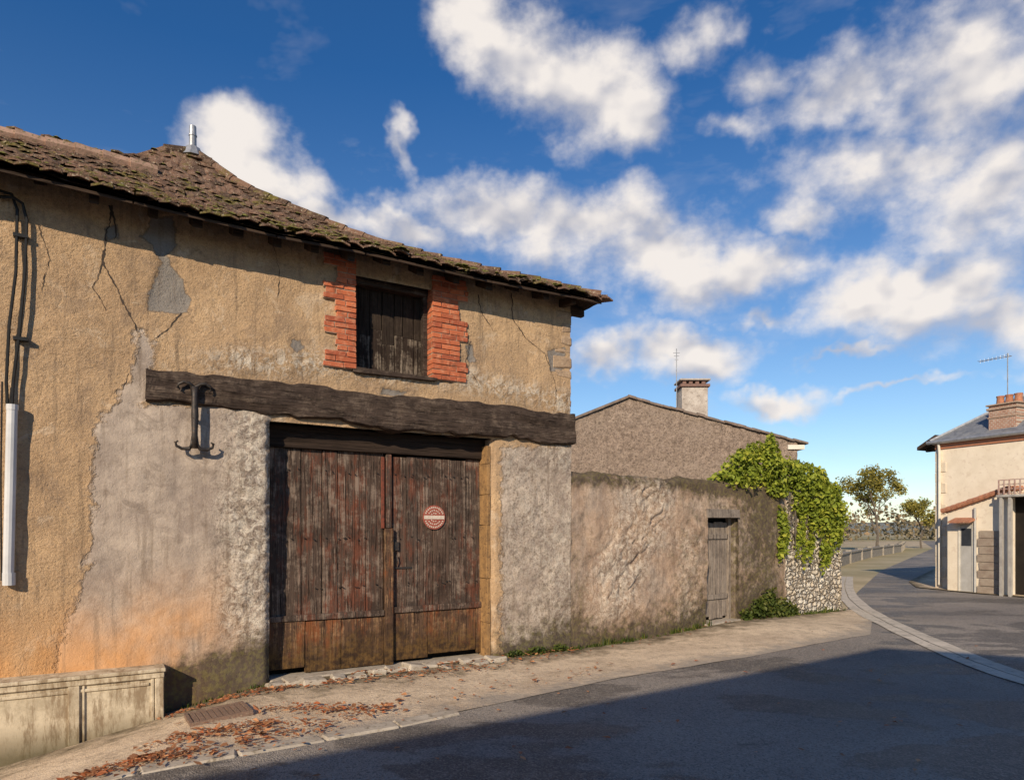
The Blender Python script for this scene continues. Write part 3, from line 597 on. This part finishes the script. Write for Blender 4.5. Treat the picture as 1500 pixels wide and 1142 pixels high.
gs=smoothpl(gc); GUT=m_simple('gutter_concrete',(.60,.53,.44),(.45,.40,.33),2.5,.9,.5,c3=(.30,.265,.22))
ruled('road_gutter',offs(gs,.22),offs(gs,.008),200,3,.010,GUT); ruled('road_gutter',offs(gs,-.008),offs(gs,-.22),200,3,.010,GUT)
b=MB(); e=smoothpl(eA[1:5],2)
def along(pl,step):
    out=[];rem=0
    for a,c in zip(pl[:-1],pl[1:]):
        l=math.hypot(c[0]-a[0],c[1]-a[1]); t=rem
        while t<l: out.append((a[0]+(c[0]-a[0])*t/l,a[1]+(c[1]-a[1])*t/l,math.atan2(c[1]-a[1],c[0]-a[0]))); t+=step
        rem=t-l
    return out
for (x,y,an) in along(e,.62)[:7]:
    L=.302; W=.085; ca,sa=math.cos(an),math.sin(an); j=lambda:random.uniform(-.018,.018)
    cs_=[(-L,-W),(L,-W),(L,W),(-L,W)]
    b.hexa([(x+u*ca-v*sa,y+u*sa+v*ca,float(gz(x+u*ca,y))-.1) for u,v in cs_]+[(x+u*ca-v*sa+j(),y+u*sa+v*ca+j(),float(gz(x+u*ca,y))+.016+j()*.4) for u,v in cs_])
b.build('kerb_stones',[CONC],bevel=.015)
b=MB()
for i in range(13):
    t=.05+i*.22+random.uniform(-.05,.05); y=-.10-random.random()*.16; w=random.uniform(.07,.13); dd=random.uniform(.06,.12)
    b.box(t-w,t+w,y-dd,y+dd,-.1,.03+random.uniform(-.012,.03),0,j=.03)
b.box(GX0+.0,GX1,.0,.36,-.2,.015,0,j=.0)
b.build('threshold_stones',[CONC],matrix=M1,bevel=.02)
RUST=m_simple('rusty_cast_iron',(.24,.15,.11),(.16,.11,.085),20,.8,.5,c3=(.34,.27,.2))
b=MB(); my=6.0; mx=-.42*6.15
for i in range(-4,5):
    for k in range(-4,5): b.box(i*.047-.017,i*.047+.017,k*.047-.017,k*.047+.017,.012,.018)
b.box(-.22,.22,-.22,.22,-.02,.012); b.box(-.25,-.222,-.25,.25,-.02,.022); b.box(.222,.25,-.25,.25,-.02,.022); b.box(-.22,.22,-.25,-.222,-.02,.022); b.box(-.22,.22,.222,.25,-.02,.022)
mz=float(gz(mx,my)); sl=.11
b.build('drain_cover',[RUST],matrix=Matrix.Translation((mx,my,mz+.010))@Matrix.Rotation(-math.atan(sl),4,'Y')@Matrix.Rotation(A1,4,'Z'))
V=[];Fc=[];RN=[]
def dl(x,y,s_,zo=.0):
    z=float(gz(x,y))+.018+zo; a=R.rand()*6.28; o=len(V); tl=R.normal(size=2)*.3
    for k,(u,v) in enumerate(((-1,0),(-.35,.5),(.25,.42),(1,0),(.25,-.5),(-.35,-.42))):
        dx=(u*math.cos(a)-v*math.sin(a))*s_; dy=(u*math.sin(a)+v*math.cos(a))*s_; V.append((x+dx,y+dy,z+abs(v)*s_*.7*R.rand()+max(0,dx*tl[0]+dy*tl[1])))
    Fc.append((o,o+1,o+2,o+3)); Fc.append((o,o+3,o+4,o+5)); RN.extend([R.rand()]*6)
def seg(p,q,n,sp,s_=.030):
    a=gnd(*p); c=gnd(*q)
    for i in range(n):
        t=R.rand(); dl(a[0]+(c[0]-a[0])*t+R.normal()*sp,a[1]+(c[1]-a[1])*t+R.normal()*sp,s_*(.4+R.rand()**2*1.1),.02*R.rand())
seg((390,1040),(580,1040),260,.08); seg((230,1085),(400,1062),280,.09); seg((90,1130),(290,1100),330,.08); seg((350,1085),(520,1050),140,.10); seg((200,1125),(500,1068),110,.12)
seg((390,1012),(720,978),200,.07); seg((560,1040),(900,975),70,.2); seg((600,1000),(1150,905),90,.10,.028)
for i in range(90): 
    x,y=gnd(R.uniform(200,1450),R.uniform(930,1140)); dl(x,y,.015+.022*R.rand())
for i in range(200):
    t=R.uniform(-1,0.1); w=P0+d1*t; dl(w.x+.1+R.rand()*.25,w.y-.12-R.rand()*.25,.025)
for i in range(200):
    t=R.uniform(0.,3.9); w=P0+d1*t; k=.08+R.rand()**2*.4; dl(w.x+.516*k,w.y-.857*k,.02+.014*R.rand(),.015)
me=bpy.data.meshes.new('fl'); me.from_pydata(V,[],Fc); add_attr(me,'rnd',RN); finish(me,'fallen_leaves',[DEAD])
# ================================================================ BACKGROUND BARN
def wpt(px,py,Y): return ((px-750)/F*Y,Y,H0+(HOR-py)*Y/F)
bb=empty('gabled_stone_house',Matrix.Translation((0,17,0)))
def lw(px,py,Y=17): p=wpt(px,py,Y); return (p[0],p[2])
ap=lw(920,583); re=lw(1168,648); le=(ap[0]-3.0,ap[1]-1.2)
gxs=lin(le[0],re[0],step=.06); vv=np.linspace(0,1,70); GXX,VV=np.meshgrid(gxs,vv,indexing='ij')
top=np.interp(GXX,[le[0],ap[0],re[0]],[le[1],ap[1],re[1]]); ZZ=-.2+(top+.2)*VV
dd=.05*(fbm(GXX*3,ZZ*3,4,2)-.5)+.05*(fbm(GXX*9,ZZ*9,2,3)-.5)
n=NM('grey_rubble_render'); f=n.noise(7,6,.8); c=n.mix(n.rng(f,.38,.62),(.42,.325,.26),(.20,.15,.12)); c=n.mix(n.rng(n.noise(1.2,4,.6),.4,.65,0,.5),c,(.37,.295,.24)); c=n.mix(n.rng(n.noise(20,3,.8),.5,.62,0,.7),c,(.11,.085,.065)); GRB=n.out(c,.95,n.bump(f,1.,.07),spec=.1)
grid('gable_wall',np.stack([GXX,-dd,ZZ],-1),None,dict(e=0.),[GRB],parent=bb,smooth=True)
b=MB()
def slab(x0,z0,x1,z1,y0,y1,th,mat): b.hexa([(x0,y0,z0),(x1,y0,z1),(x1,y1,z1),(x0,y1,z0),(x0,y0,z0+th),(x1,y0,z1+th),(x1,y1,z1+th),(x0,y1,z0+th)],mat)
nseg=26
a=ap; c=(re[0]+.22,re[1]-.055)
for i in range(nseg):
    x0=a[0]+(c[0]-a[0])*i/nseg; x1=a[0]+(c[0]-a[0])*(i+1)/nseg; z0=a[1]+(c[1]-a[1])*i/nseg; z1=a[1]+(c[1]-a[1])*(i+1)/nseg; jz=random.uniform(-.012,.012)
    slab(x0,z0+.01+jz,x1+.02,z1+jz,-.06-random.random()*.04,9,.045+random.random()*.02,0)
slab(le[0],le[1],ap[0],ap[1],-.08,9,.06,0)
b.box(re[0]-.3,re[0],.1,9,-.2,re[1]-.05,1); b.box(re[0]-.25,re[0]+.16,-.05,9,re[1]-.17,re[1]-.06,2)
b.build('roof_and_side',[m_simple('old_tiles',(.24,.18,.15),(.15,.12,.10),9,.9,.6,.02),GRB,WHITEP],parent=bb)
b=MB(); Yc=1.2; yc=17+Yc
c0=wpt(999,612,yc);c1=wpt(1037,560,yc)
CHM=m_simple('chimney_render',(.52,.47,.42),(.36,.31,.27),4,.9,.4,.02,c3=(.26,.22,.19)); CHB=m_simple('chimney_cap_brick',(.24,.14,.11),(.16,.10,.085),12,.9,.5)
b.box(c0[0],c1[0],Yc,Yc+.6,3.6,c1[2]-.12,0); b.box(c0[0]-.05,c1[0]+.05,Yc-.05,Yc+.65,c1[2]-.118,c1[2]-.04,2); 
for i in range(4): b.box(c0[0]+.02+i*.17,c0[0]+.12+i*.17,Yc,Yc+.6,c1[2]-.038,c1[2]+.05,2)
b.box(c0[0]-.06,c1[0]+.06,Yc-.06,Yc+.66,c1[2]+.052,c1[2]+.10,0)
b.build('chimney',[CHM,MORT,CHB],parent=bb,bevel=.01)
b=MB(); a0=wpt(995,560,yc); zt=wpt(995,506,yc)[2]; b.tube([(a0[0],Yc+.3,4.6),(a0[0],Yc+.3,zt)],.012,6)
for i,k in enumerate((.12,.2,.3)): b.tube([(a0[0]-.09+.02*i,Yc+.3,zt-k),(a0[0]+.09-.02*i,Yc+.3,zt-k)],.006,5)
b.build('aerial',[ZINC],parent=bb)
# ================================================================ RIGHT HOUSE
K=Vector((11.87,18.6,0)); g=Vector((.41,-.912,0)); hm=Matrix.Translation(K)@Matrix.Rotation(math.atan2(g.y,g.x),4,'Z')
hs=empty('cream_house',hm); EH=3.98; XL=-.33
def hloc(px,py,yin):
    q=K+Vector((.912,.41,0))*yin; u=(px-750)/F; t=(q.y*u-q.x)/(g.x-g.y*u); Y=q.y+g.y*t; return t,H0+(HOR-py)*Y/F
BRB=m_simple('brick_band',(.56,.25,.14),(.46,.20,.12),14,.9,.3)
b=MB(); b.box(XL,6,0.02,6,-.2,EH-.16,0)
b.box(XL-.02,6.02,-.02,6.02,EH-.158,EH-.02,1); b.box(XL-.07,6.1,-.08,6.1,EH-.018,EH+.05,2)
b.box(XL-.015,XL+.10,-.0,.2,-.2,EH-.16,2)
for i in range(13): b.box(XL-.02,XL+(.28 if i%2 else .16),-.006,.2,i*.29,i*.29+.27,3,j=.006)
b.build('walls',[CREAM,BRB,WHITEP,m_simple('corner_quoin',(.68,.60,.48),(.56,.48,.38),5,.9,.4)],parent=hs,bevel=.01)
b=MB(); o=.1; z0=EH+.055
e=[(XL-o,-o),(6+o,-o),(6+o,6+o),(XL-o,6+o)]; r0=(XL+2.2,3.0,z0+2.0); r1=(4.2,3.0,z0+2.0)
b.add([(x,y,z0) for x,y in e]+[r0,r1]+[(x,y,z0-.03) for x,y in e],[(0,1,5,4),(1,2,5),(2,3,4,5),(3,0,4),(6,7,1,0),(7,8,2,1),(8,9,3,2),(9,6,0,3),(9,8,7,6)],0)
b.tube([(XL-o,-o,z0+.02),r0],.05,6,1); b.tube([r0,r1],.06,6,1)
b.tube([(XL-.15,-.15,EH+.03),(6.1,-.15,EH+.03)],.05,8,1); b.tube([(XL+.14,-.10,EH+.0),(XL+.14,-.06,EH-.25),(XL+.14,-.06,.1)],.035,8,2)
n=NM('slate_courses'); v=n.scl(n.co(),(6,6,9)); br=n.vor(1.0,'F1',vec=v,out=1); se=n.n('ShaderNodeSeparateColor'); n.l(br,se.inputs[0]); c=n.mix(se.outputs[0],(.20,.21,.235),(.13,.14,.165)); c=n.mix(n.rng(n.noise(3,4,.7),.5,.65,0,.5),c,(.28,.28,.27)); SLC=n.out(c,.6,n.bump(n.vor(1.,'F1',vec=v),.4,.02))
b.build('slate_roof',[SLC,ZINC,WHITEP],parent=hs)
b=MB()
b.hexa([(XL-.55,0.0,EH-.12),(XL-.025,.0,EH+.12),(XL-.025,5,EH+.12),(XL-.55,5,EH-.12),(XL-.55,0.0,EH-.03),(XL-.025,.0,EH+.26),(XL-.025,5,EH+.26),(XL-.55,5,EH-.03)],0)
for k in range(6): b.box(XL-.5,XL-.03,.3+k*.7,.38+k*.7,EH-.16,EH-.09,0)
b.build('rear_eave',[RAFT],parent=hs)
b=MB()
ca,_=hloc(1448,640,.15); cb,_=hloc(1489,592,.15); cz1=hloc(1470,590,.15)[1]
b.box(ca,cb,.15,.75,EH+.06,cz1-.28,3); b.box(ca-.02,cb+.02,.13,.77,EH+.5,EH+.54,1); b.box(ca+.0,cb-.0,.152,.748,cz1-.278,cz1-.15,0); b.box(ca-.04,cb+.04,.11,.79,cz1-.148,cz1-.09,1); b.box(ca,cb,.15,.75,cz1-.088,cz1-.04,0); b.box(ca-.05,cb+.05,.10,.80,cz1-.038,cz1,1)
for k in range(3):
    x=ca+.12+k*(cb-ca-.24)/2; b.tube([(x,.45,cz1),(x,.45,cz1+.18),(x,.45,cz1+.24)],[.10,.085,.10],10,2)
n=NM('chimney_brick'); bk=n.n('ShaderNodeTexBrick'); mp=n.n('ShaderNodeMapping'); n.l(n.co(),mp.inputs[0]); mp.inputs['Rotation'].default_value=(math.radians(90),0,0); n.l(mp.outputs[0],bk.inputs['Vector']); bk.inputs['Scale'].default_value=5; bk.inputs['Color1'].default_value=(.42,.22,.15,1); bk.inputs['Color2'].default_value=(.30,.15,.10,1); bk.inputs['Mortar'].default_value=(.45,.38,.31,1); bk.inputs['Mortar Size'].default_value=.03
c=n.mix(n.rng(n.noise(9,4,.7),.5,.65,0,.6),bk.outputs[0],(.5,.42,.34)); CBR=n.out(c,.9,n.bump(n.noise(30),.4,.01))
b.build('chimney',[CBR,MORT,TERRA,CBR],parent=hs,bevel=.006)
yo=-.55
def hx(px): return hloc(px,700,yo)[0]
xa,xb=hx(1388),hx(1478); za=hloc(1388,750,yo)[1]; zb=hloc(1478,716,yo)[1]
b=MB(); b.hexa([(xa,yo,-.2),(xb,yo,-.2),(xb,-.005,-.2),(xa,-.005,-.2),(xa,yo,za),(xb,yo,zb),(xb,-.005,zb),(xa,-.005,za)],0)
nn=12
for i in range(nn):
    x0=xa-.1+(xb-xa+.15)*i/nn; x1=xa-.1+(xb-xa+.15)*(i+1)/nn; zz0=za+(zb-za)*i/nn; zz1=za+(zb-za)*(i+1)/nn
    for k in range(4): b.tube([(x0,yo-.07+k*.16,zz0+.03+random.uniform(-.01,.01)),(x1+.03,yo-.07+k*.16,zz1+.04)],[.075,.06],7,1)
x0,x1=hx(1407),hx(1425); zt=hloc(1415,768,yo)[1]; b.box(x0,x1,yo-.012,yo-.002,.0,zt,3); b.box(x0-.04,x0-.002,yo-.03,yo-.002,0,zt+.04,2); b.box(x1+.002,x1+.04,yo-.03,yo-.002,0,zt+.04,2)
b.box(x0+.03,x1-.03,yo-.016,yo-.013,zt-.55,zt-.1,5)
b.hexa([(x0-.14,yo-.3,zt+.04),(x1+.1,yo-.3,zt+.04),(x1+.1,yo-.002,zt+.12),(x0-.14,yo-.002,zt+.12),(x0-.14,yo-.3,zt+.08),(x1+.1,yo-.3,zt+.08),(x1+.1,yo-.002,zt+.18),(x0-.14,yo-.002,zt+.18)],1)
b.tube([(hx(1430),yo-.05,0),(hx(1430),yo-.05,za+.1)],.03,8,3)
x0,x1=hx(1436),hx(1467)
for i in range(8):
    w=0 if i%2 else .05; b.box(x0-w,x1+w*.2,yo-.04,yo-.003,i*.2,i*.2+.185,4,j=.008)
b.build('annex',[CREAM,TERRA,WHITEP,m_simple('grey_door',(.46,.45,.43),(.38,.37,.35),5,.6,.1),m_simple('quoin_stone',(.26,.20,.16),(.36,.30,.24),5,.9,.6),GLASS],parent=hs)
b=MB(); x0,x1=hx(1470),hx(1470)+2.5; zt=hloc(1485,728,yo)[1]
b.box(x0,x1,-.3,-.02,0,zt,0); b.box(x0,x1,yo-.3,-.01,zt+.005,zt+.06,1)
for px_ in (1476,1489): xx=hx(px_); b.box(xx-.03,xx+.03,yo-.28,yo-.2,-.1,zt,1)
for i in range(8): b.box(x0+.02+i*.12,x0+.045+i*.12,yo-.26,yo-.23,zt+.06,zt+.42,2)
for k in range(4): b.box(x0,x0+1.2,yo-.225,yo-.2,zt+.08+k*.11,zt+.1+k*.11,2)
b.build('porch_trellis',[DARK,m_simple('weathered_post',(.42,.40,.37),(.3,.28,.26),8),m_simple('trellis',(.34,.2,.16),(.42,.33,.3),9)],parent=hs)
b=MB(); mx_,_=hloc(1476,540,.45); zt=hloc(1476,517,.45)[1]; b.tube([(mx_,.45,4.9),(mx_,.45,zt)],.014,6); b.tube([(mx_-.72,.45,zt-.06),(mx_+.1,.45,zt-.1)],.009,5)
for i in range(8): x=mx_-.68+i*.1; b.tube([(x,.33,zt-.065),(x,.57,zt-.065)],.006,4); b.tube([(x,.45,zt-.12),(x,.45,zt-.01)],.005,4)
b.build('television_aerial',[ZINC],parent=hs)
ruled('house_pavement',[(13.6,12.5),(11.6,17.3),(11.2,18.9),(12.2,21),(16.6,27)],[(15.5,12.5),(12.8,17.5),(12.2,18.9),(13.5,21),(18,27)],40,6,.02,AP)
# ================================================================ FAR THINGS
b=MB(); pl=[(13.4,28.5),(16.2,33),(20.9,40),(28.4,50),(35,61)]
for a,c in zip(pl[:-1],pl[1:]):
    l=math.hypot(c[0]-a[0],c[1]-a[1]); nx,ny=-(c[1]-a[1])/l*.12,(c[0]-a[0])/l*.12
    q=[(a[0]-nx,a[1]-ny),(c[0]-nx,c[1]-ny),(c[0]+nx,c[1]+ny),(a[0]+nx,a[1]+ny)]
    b.hexa([(x,y,-.1) for x,y in q]+[(x,y,.50) for x,y in q],0); q=[(a[0]-nx*1.5,a[1]-ny*1.5),(c[0]-nx*1.5,c[1]-ny*1.5),(c[0]+nx*1.5,c[1]+ny*1.5),(a[0]+nx*1.5,a[1]+ny*1.5)]
    b.hexa([(x,y,.502) for x,y in q]+[(x,y,.57) for x,y in q],0)
    k=int(l/3.5)
    for i in range(k): x=a[0]+(c[0]-a[0])*i/k; y=a[1]+(c[1]-a[1])*i/k; b.box(x-.14,x+.14,y-.14,y+.14,-.1,.64,0)
b.build('low_boundary_wall',[CONCD])
def tree(name,x,y,h,r,nl,size,mat,seed=1,th=.16):
    random.seed(seed); e=empty(name,Matrix.Translation((x,y,-.05))); b=MB(); tips=[]
    def br(p,d,l,rad,dep):
        pts=[p];q=Vector(p);dv=Vector(d).normalized()
        for i in range(4): dv=(dv+Vector((random.uniform(-.18,.18),random.uniform(-.18,.18),random.uniform(-.03,.14)))).normalized(); q=q+dv*l/4; pts.append(tuple(q))
        b.tube(pts,[rad,rad*.9,rad*.78,rad*.66,rad*.5],6)
        if dep==0: tips.append(tuple(q)); return
        for k in range(4 if dep>1 else 3):
            a=random.uniform(0,6.28); dd_=(dv+Vector((math.cos(a),math.sin(a),.25))*random.uniform(.4,.9)).normalized(); br(tuple(q if k else Vector(pts[2])),dd_,l*random.uniform(.6,.8),rad*.5,dep-1)
    br((0,0,0),(0,0,1),h*.33,th,3); b.build('trunk_and_limbs',[BARK],parent=e)
    bl=[(t[0],t[1],t[2],r*.2,r*.2,r*.16) for t in tips if t[2]>h*.28]
    ob=leaves('crown',bl,nl,size,mat,None,shell=.1); ob.parent=e; return e
tree('lime_tree',26.2,49,7.6,2.9,5200,.14,LEAFT,seed=5,th=.13)
tree('lime_tree',36.0,60,5.2,2.4,2400,.16,LEAFT,seed=8,th=.1)
bl=[]
random.seed(4)
for i in range(70):
    x=random.uniform(-40,130); y=random.uniform(95,130); h=random.uniform(1.5,4.2); bl.append((x,y,h*.7,random.uniform(3,7),3,h))
leaves('distant_trees',bl,16000,.6,LEAFD,Matrix.Identity(4),shell=.4)
hx_=lin(-400,400,step=10); 
P=np.zeros((len(hx_),3,3)); hh=3+5*fbm(hx_*.02,hx_*0+2,3,1)
P[:,0]=np.stack([hx_,hx_*0+300,hx_*0-1],-1); P[:,1]=np.stack([hx_,hx_*0+360,hh],-1); P[:,2]=np.stack([hx_,hx_*0+480,hx_*0],-1)
grid('distant_hills',P,None,dict(e=0.),[m_simple('hill',(.20,.22,.20),(.25,.25,.21),.05,.95,0)],smooth=True)
# house across the street (behind the photographer)
EL=25.; sh=Vector((-.30,-.954,0)).normalized(); HH=6.; off=HH/math.tan(math.radians(EL))
A=Vector((-2.14,4.37,0))+sh*off; B=Vector((4.97,9.2,0))+sh*off; du=(B-A).normalized(); A=A-du*10; LB=(B-A).length
om=Matrix.Translation(A)@Matrix.Rotation(math.atan2(du.y,du.x),4,'Z')
oh=empty('rendered_house',om); b=MB(); b.box(0,LB-.3,-8,-.35,-3,HH-.05,0)
for i in range(6):
    for z0 in (.9,3.6):
        x=1.5+i*3.0
        if x<LB-2: b.box(x,x+1,-.34,-.31,z0,z0+1.5,1); b.box(x-.45,x-.01,-.34,-.29,z0,z0+1.5,2); b.box(x+1.01,x+1.45,-.34,-.29,z0,z0+1.5,2)
b.hexa([(-.2,0,HH-.15),(LB,0,HH-.15),(LB,-4.3,HH+1.0),(-.2,-4.3,HH+1.0),(-.2,0,HH),(LB,0,HH),(LB,-4.3,HH+1.15),(-.2,-4.3,HH+1.15)],3)
b.hexa([(-.2,-4.3,HH+1.0),(LB,-4.3,HH+1.0),(LB,-8.4,HH-.15),(-.2,-8.4,HH-.15),(-.2,-4.3,HH+1.15),(LB,-4.3,HH+1.15),(LB,-8.4,HH),(-.2,-8.4,HH)],3)
b.build('house_body',[CREAM,GLASS,m_simple('shutter',(.3,.32,.33),(.24,.26,.27)),TERRA],parent=oh)
# ================================================================ LIGHT
sd=Vector((sh.x*math.cos(math.radians(EL)),sh.y*math.cos(math.radians(EL)),math.sin(math.radians(EL))))
sl=bpy.data.lights.new('sun','SUN'); sl.energy=5.0; sl.angle=math.radians(.5); sl.color=(1,.83,.61); so=bpy.data.objects.new('sun',sl); sc.collection.objects.link(so)
so.rotation_euler=sd.to_track_quat('Z','Y').to_euler()
w=NM('World',world=True); sc.world=w.m
sky=w.n('ShaderNodeTexSky',sky_type='NISHITA',sun_disc=False); sky.sun_elevation=math.radians(EL); sky.sun_rotation=math.atan2(sd.x,sd.y); sky.air_density=1.0; sky.dust_density=.3; sky.ozone_density=2.0
tc=w.n('ShaderNodeTexCoord').outputs['Generated']
def nzc(scale,det,amt,vec,rough=.55):
    x=w.n('ShaderNodeTexNoise'); w.l(vec,x.inputs['Vector']); x.inputs['Scale'].default_value=scale; x.inputs['Detail'].default_value=det; x.inputs['Roughness'].default_value=rough
    s=w.n('ShaderNodeVectorMath',operation='SUBTRACT'); w.l(x.outputs['Color'],s.inputs[0]); s.inputs[1].default_value=(.5,.5,.5)
    m=w.n('ShaderNodeVectorMath',operation='SCALE'); w.l(s.outputs[0],m.inputs[0]); m.inputs['Scale'].default_value=amt
    a=w.n('ShaderNodeVectorMath',operation='ADD'); w.l(vec,a.inputs[0]); w.l(m.outputs[0],a.inputs[1]); return a.outputs[0]
tw=nzc(5.5,5,.17,tc,.6)
clouds=[(715,20,75,48,0,1),(775,65,115,55,25,1),(850,115,110,70,35,1),(920,180,70,45,30,.95),
(1040,40,60,60,60,.65),(1130,105,90,50,20,.75),(1090,185,90,40,20,.6),(1260,110,150,65,-10,.9),(1410,110,140,110,0,.95),(1330,230,160,72,0,.9),(1470,270,125,110,0,1),(1480,20,90,60,0,.8),
(730,320,88,40,0,1),(850,350,125,50,5,1),(980,390,140,56,8,1),(1100,395,75,45,0,.95),(1110,470,100,20,0,.7),
(1300,420,110,52,-10,.95),(1410,410,125,75,-10,1),(1490,450,110,65,0,1),(1180,320,80,42,30,.5),
(350,200,60,50,-10,1),(380,250,70,42,20,.95),(460,305,85,30,10,.9),(600,345,90,26,10,.85),
(870,522,70,30,0,1.05),(1000,518,80,32,0,1.05),(1130,576,62,18,5,1),(578,215,20,60,-15,.6),(1250,520,130,12,-2,.6),(1330,570,120,10,-3,.55)]
acc=None
for (px_,py_,rx,ry,an,wt) in clouds:
    v=Vector(((px_-750)/F,1,(HOR-py_)/F)); ln=v.length; c_=v.normalized(); h=Vector((c_.y,-c_.x,0)).normalized(); u=h.cross(c_).normalized()
    if u.z<0: u=-u
    a=-math.radians(an); h2=h*math.cos(a)+u*math.sin(a); u2=u*math.cos(a)-h*math.sin(a); c2=u2.cross(h2)
    k=1.22*2/(ln*F*.95)
    mp=w.n('ShaderNodeMapping',vector_type='TEXTURE'); w.l(tw,mp.inputs[0]); mp.inputs['Location'].default_value=c_
    mp.inputs['Rotation'].default_value=Matrix((h2,c2,u2)).transposed().to_euler('XYZ'); mp.inputs['Scale'].default_value=(rx*k,.9,ry*k)
    gr=w.n('ShaderNodeTexGradient',gradient_type='SPHERICAL'); w.l(mp.outputs[0],gr.inputs[0])
    val=w.mth('MULTIPLY_ADD',gr.outputs[1],2.,wt-2.); acc=val if acc is None else w.mth('MAXIMUM',acc,val)
vv_=w.scl(tc,(1,1,1.35)); n1=w.noise(7.5,8,.6,vec=vv_)
of=w.n('ShaderNodeVectorMath',operation='ADD'); w.l(vv_,of.inputs[0]); of.inputs[1].default_value=(-.010,-.01,.035); nA=w.noise(7.5,3,.55,vec=of.outputs[0]); nB=w.noise(7.5,3,.55,vec=vv_)
f=w.mth('MULTIPLY_ADD',w.mth('SUBTRACT',n1,.5),2.4,acc)
dens=w.rng(f,-.18,.85,0,1,smooth=True)
thin=w.rng(w.noise(2.4,6,.66,vec=w.scl(tc,(1,1,2.6)),dist=.3),.52,.82,0,.32)
dens=w.mth('MAXIMUM',w.mth('MULTIPLY',dens,.97),thin)
sz=w.n('ShaderNodeSeparateXYZ'); w.l(tc,sz.inputs[0]); 
tint=w.mix(w.rng(sz.outputs[2],.0,.55),(.92,.96,1.0),(.20,.54,.88))
scol=w.mix(1.,sky.outputs[0],tint,'MULTIPLY')
bg1=w.n('ShaderNodeBackground'); w.l(scol,bg1.inputs[0]); bg1.inputs[1].default_value=.13
shd=w.rng(w.mth('ADD',w.mth('MULTIPLY',w.mth('SUBTRACT',nB,nA),2.0),w.mth('MULTIPLY',n1,.7)),.10,.50)
ccol=w.mix(shd,(.56,.56,.62),(1.0,.93,.87)); bg2=w.n('ShaderNodeBackground'); w.l(ccol,bg2.inputs[0]); bg2.inputs[1].default_value=.93
mx=w.n('ShaderNodeMixShader'); w.l(dens,mx.inputs[0]); w.l(bg1.outputs[0],mx.inputs[1]); w.l(bg2.outputs[0],mx.inputs[2])
wo=w.n('ShaderNodeOutputWorld'); w.l(mx.outputs[0],wo.inputs[0])
# ================================================================ CAMERA
cd=bpy.data.cameras.new('camera'); cam=bpy.data.objects.new('camera',cd); sc.collection.objects.link(cam); cam.location=(0,0,H0); cam.rotation_euler=(math.radians(90),0,0)
cd.sensor_width=36; cd.lens=24; cd.shift_y=(HOR-571)/1500; cd.clip_end=5000; sc.camera=cam
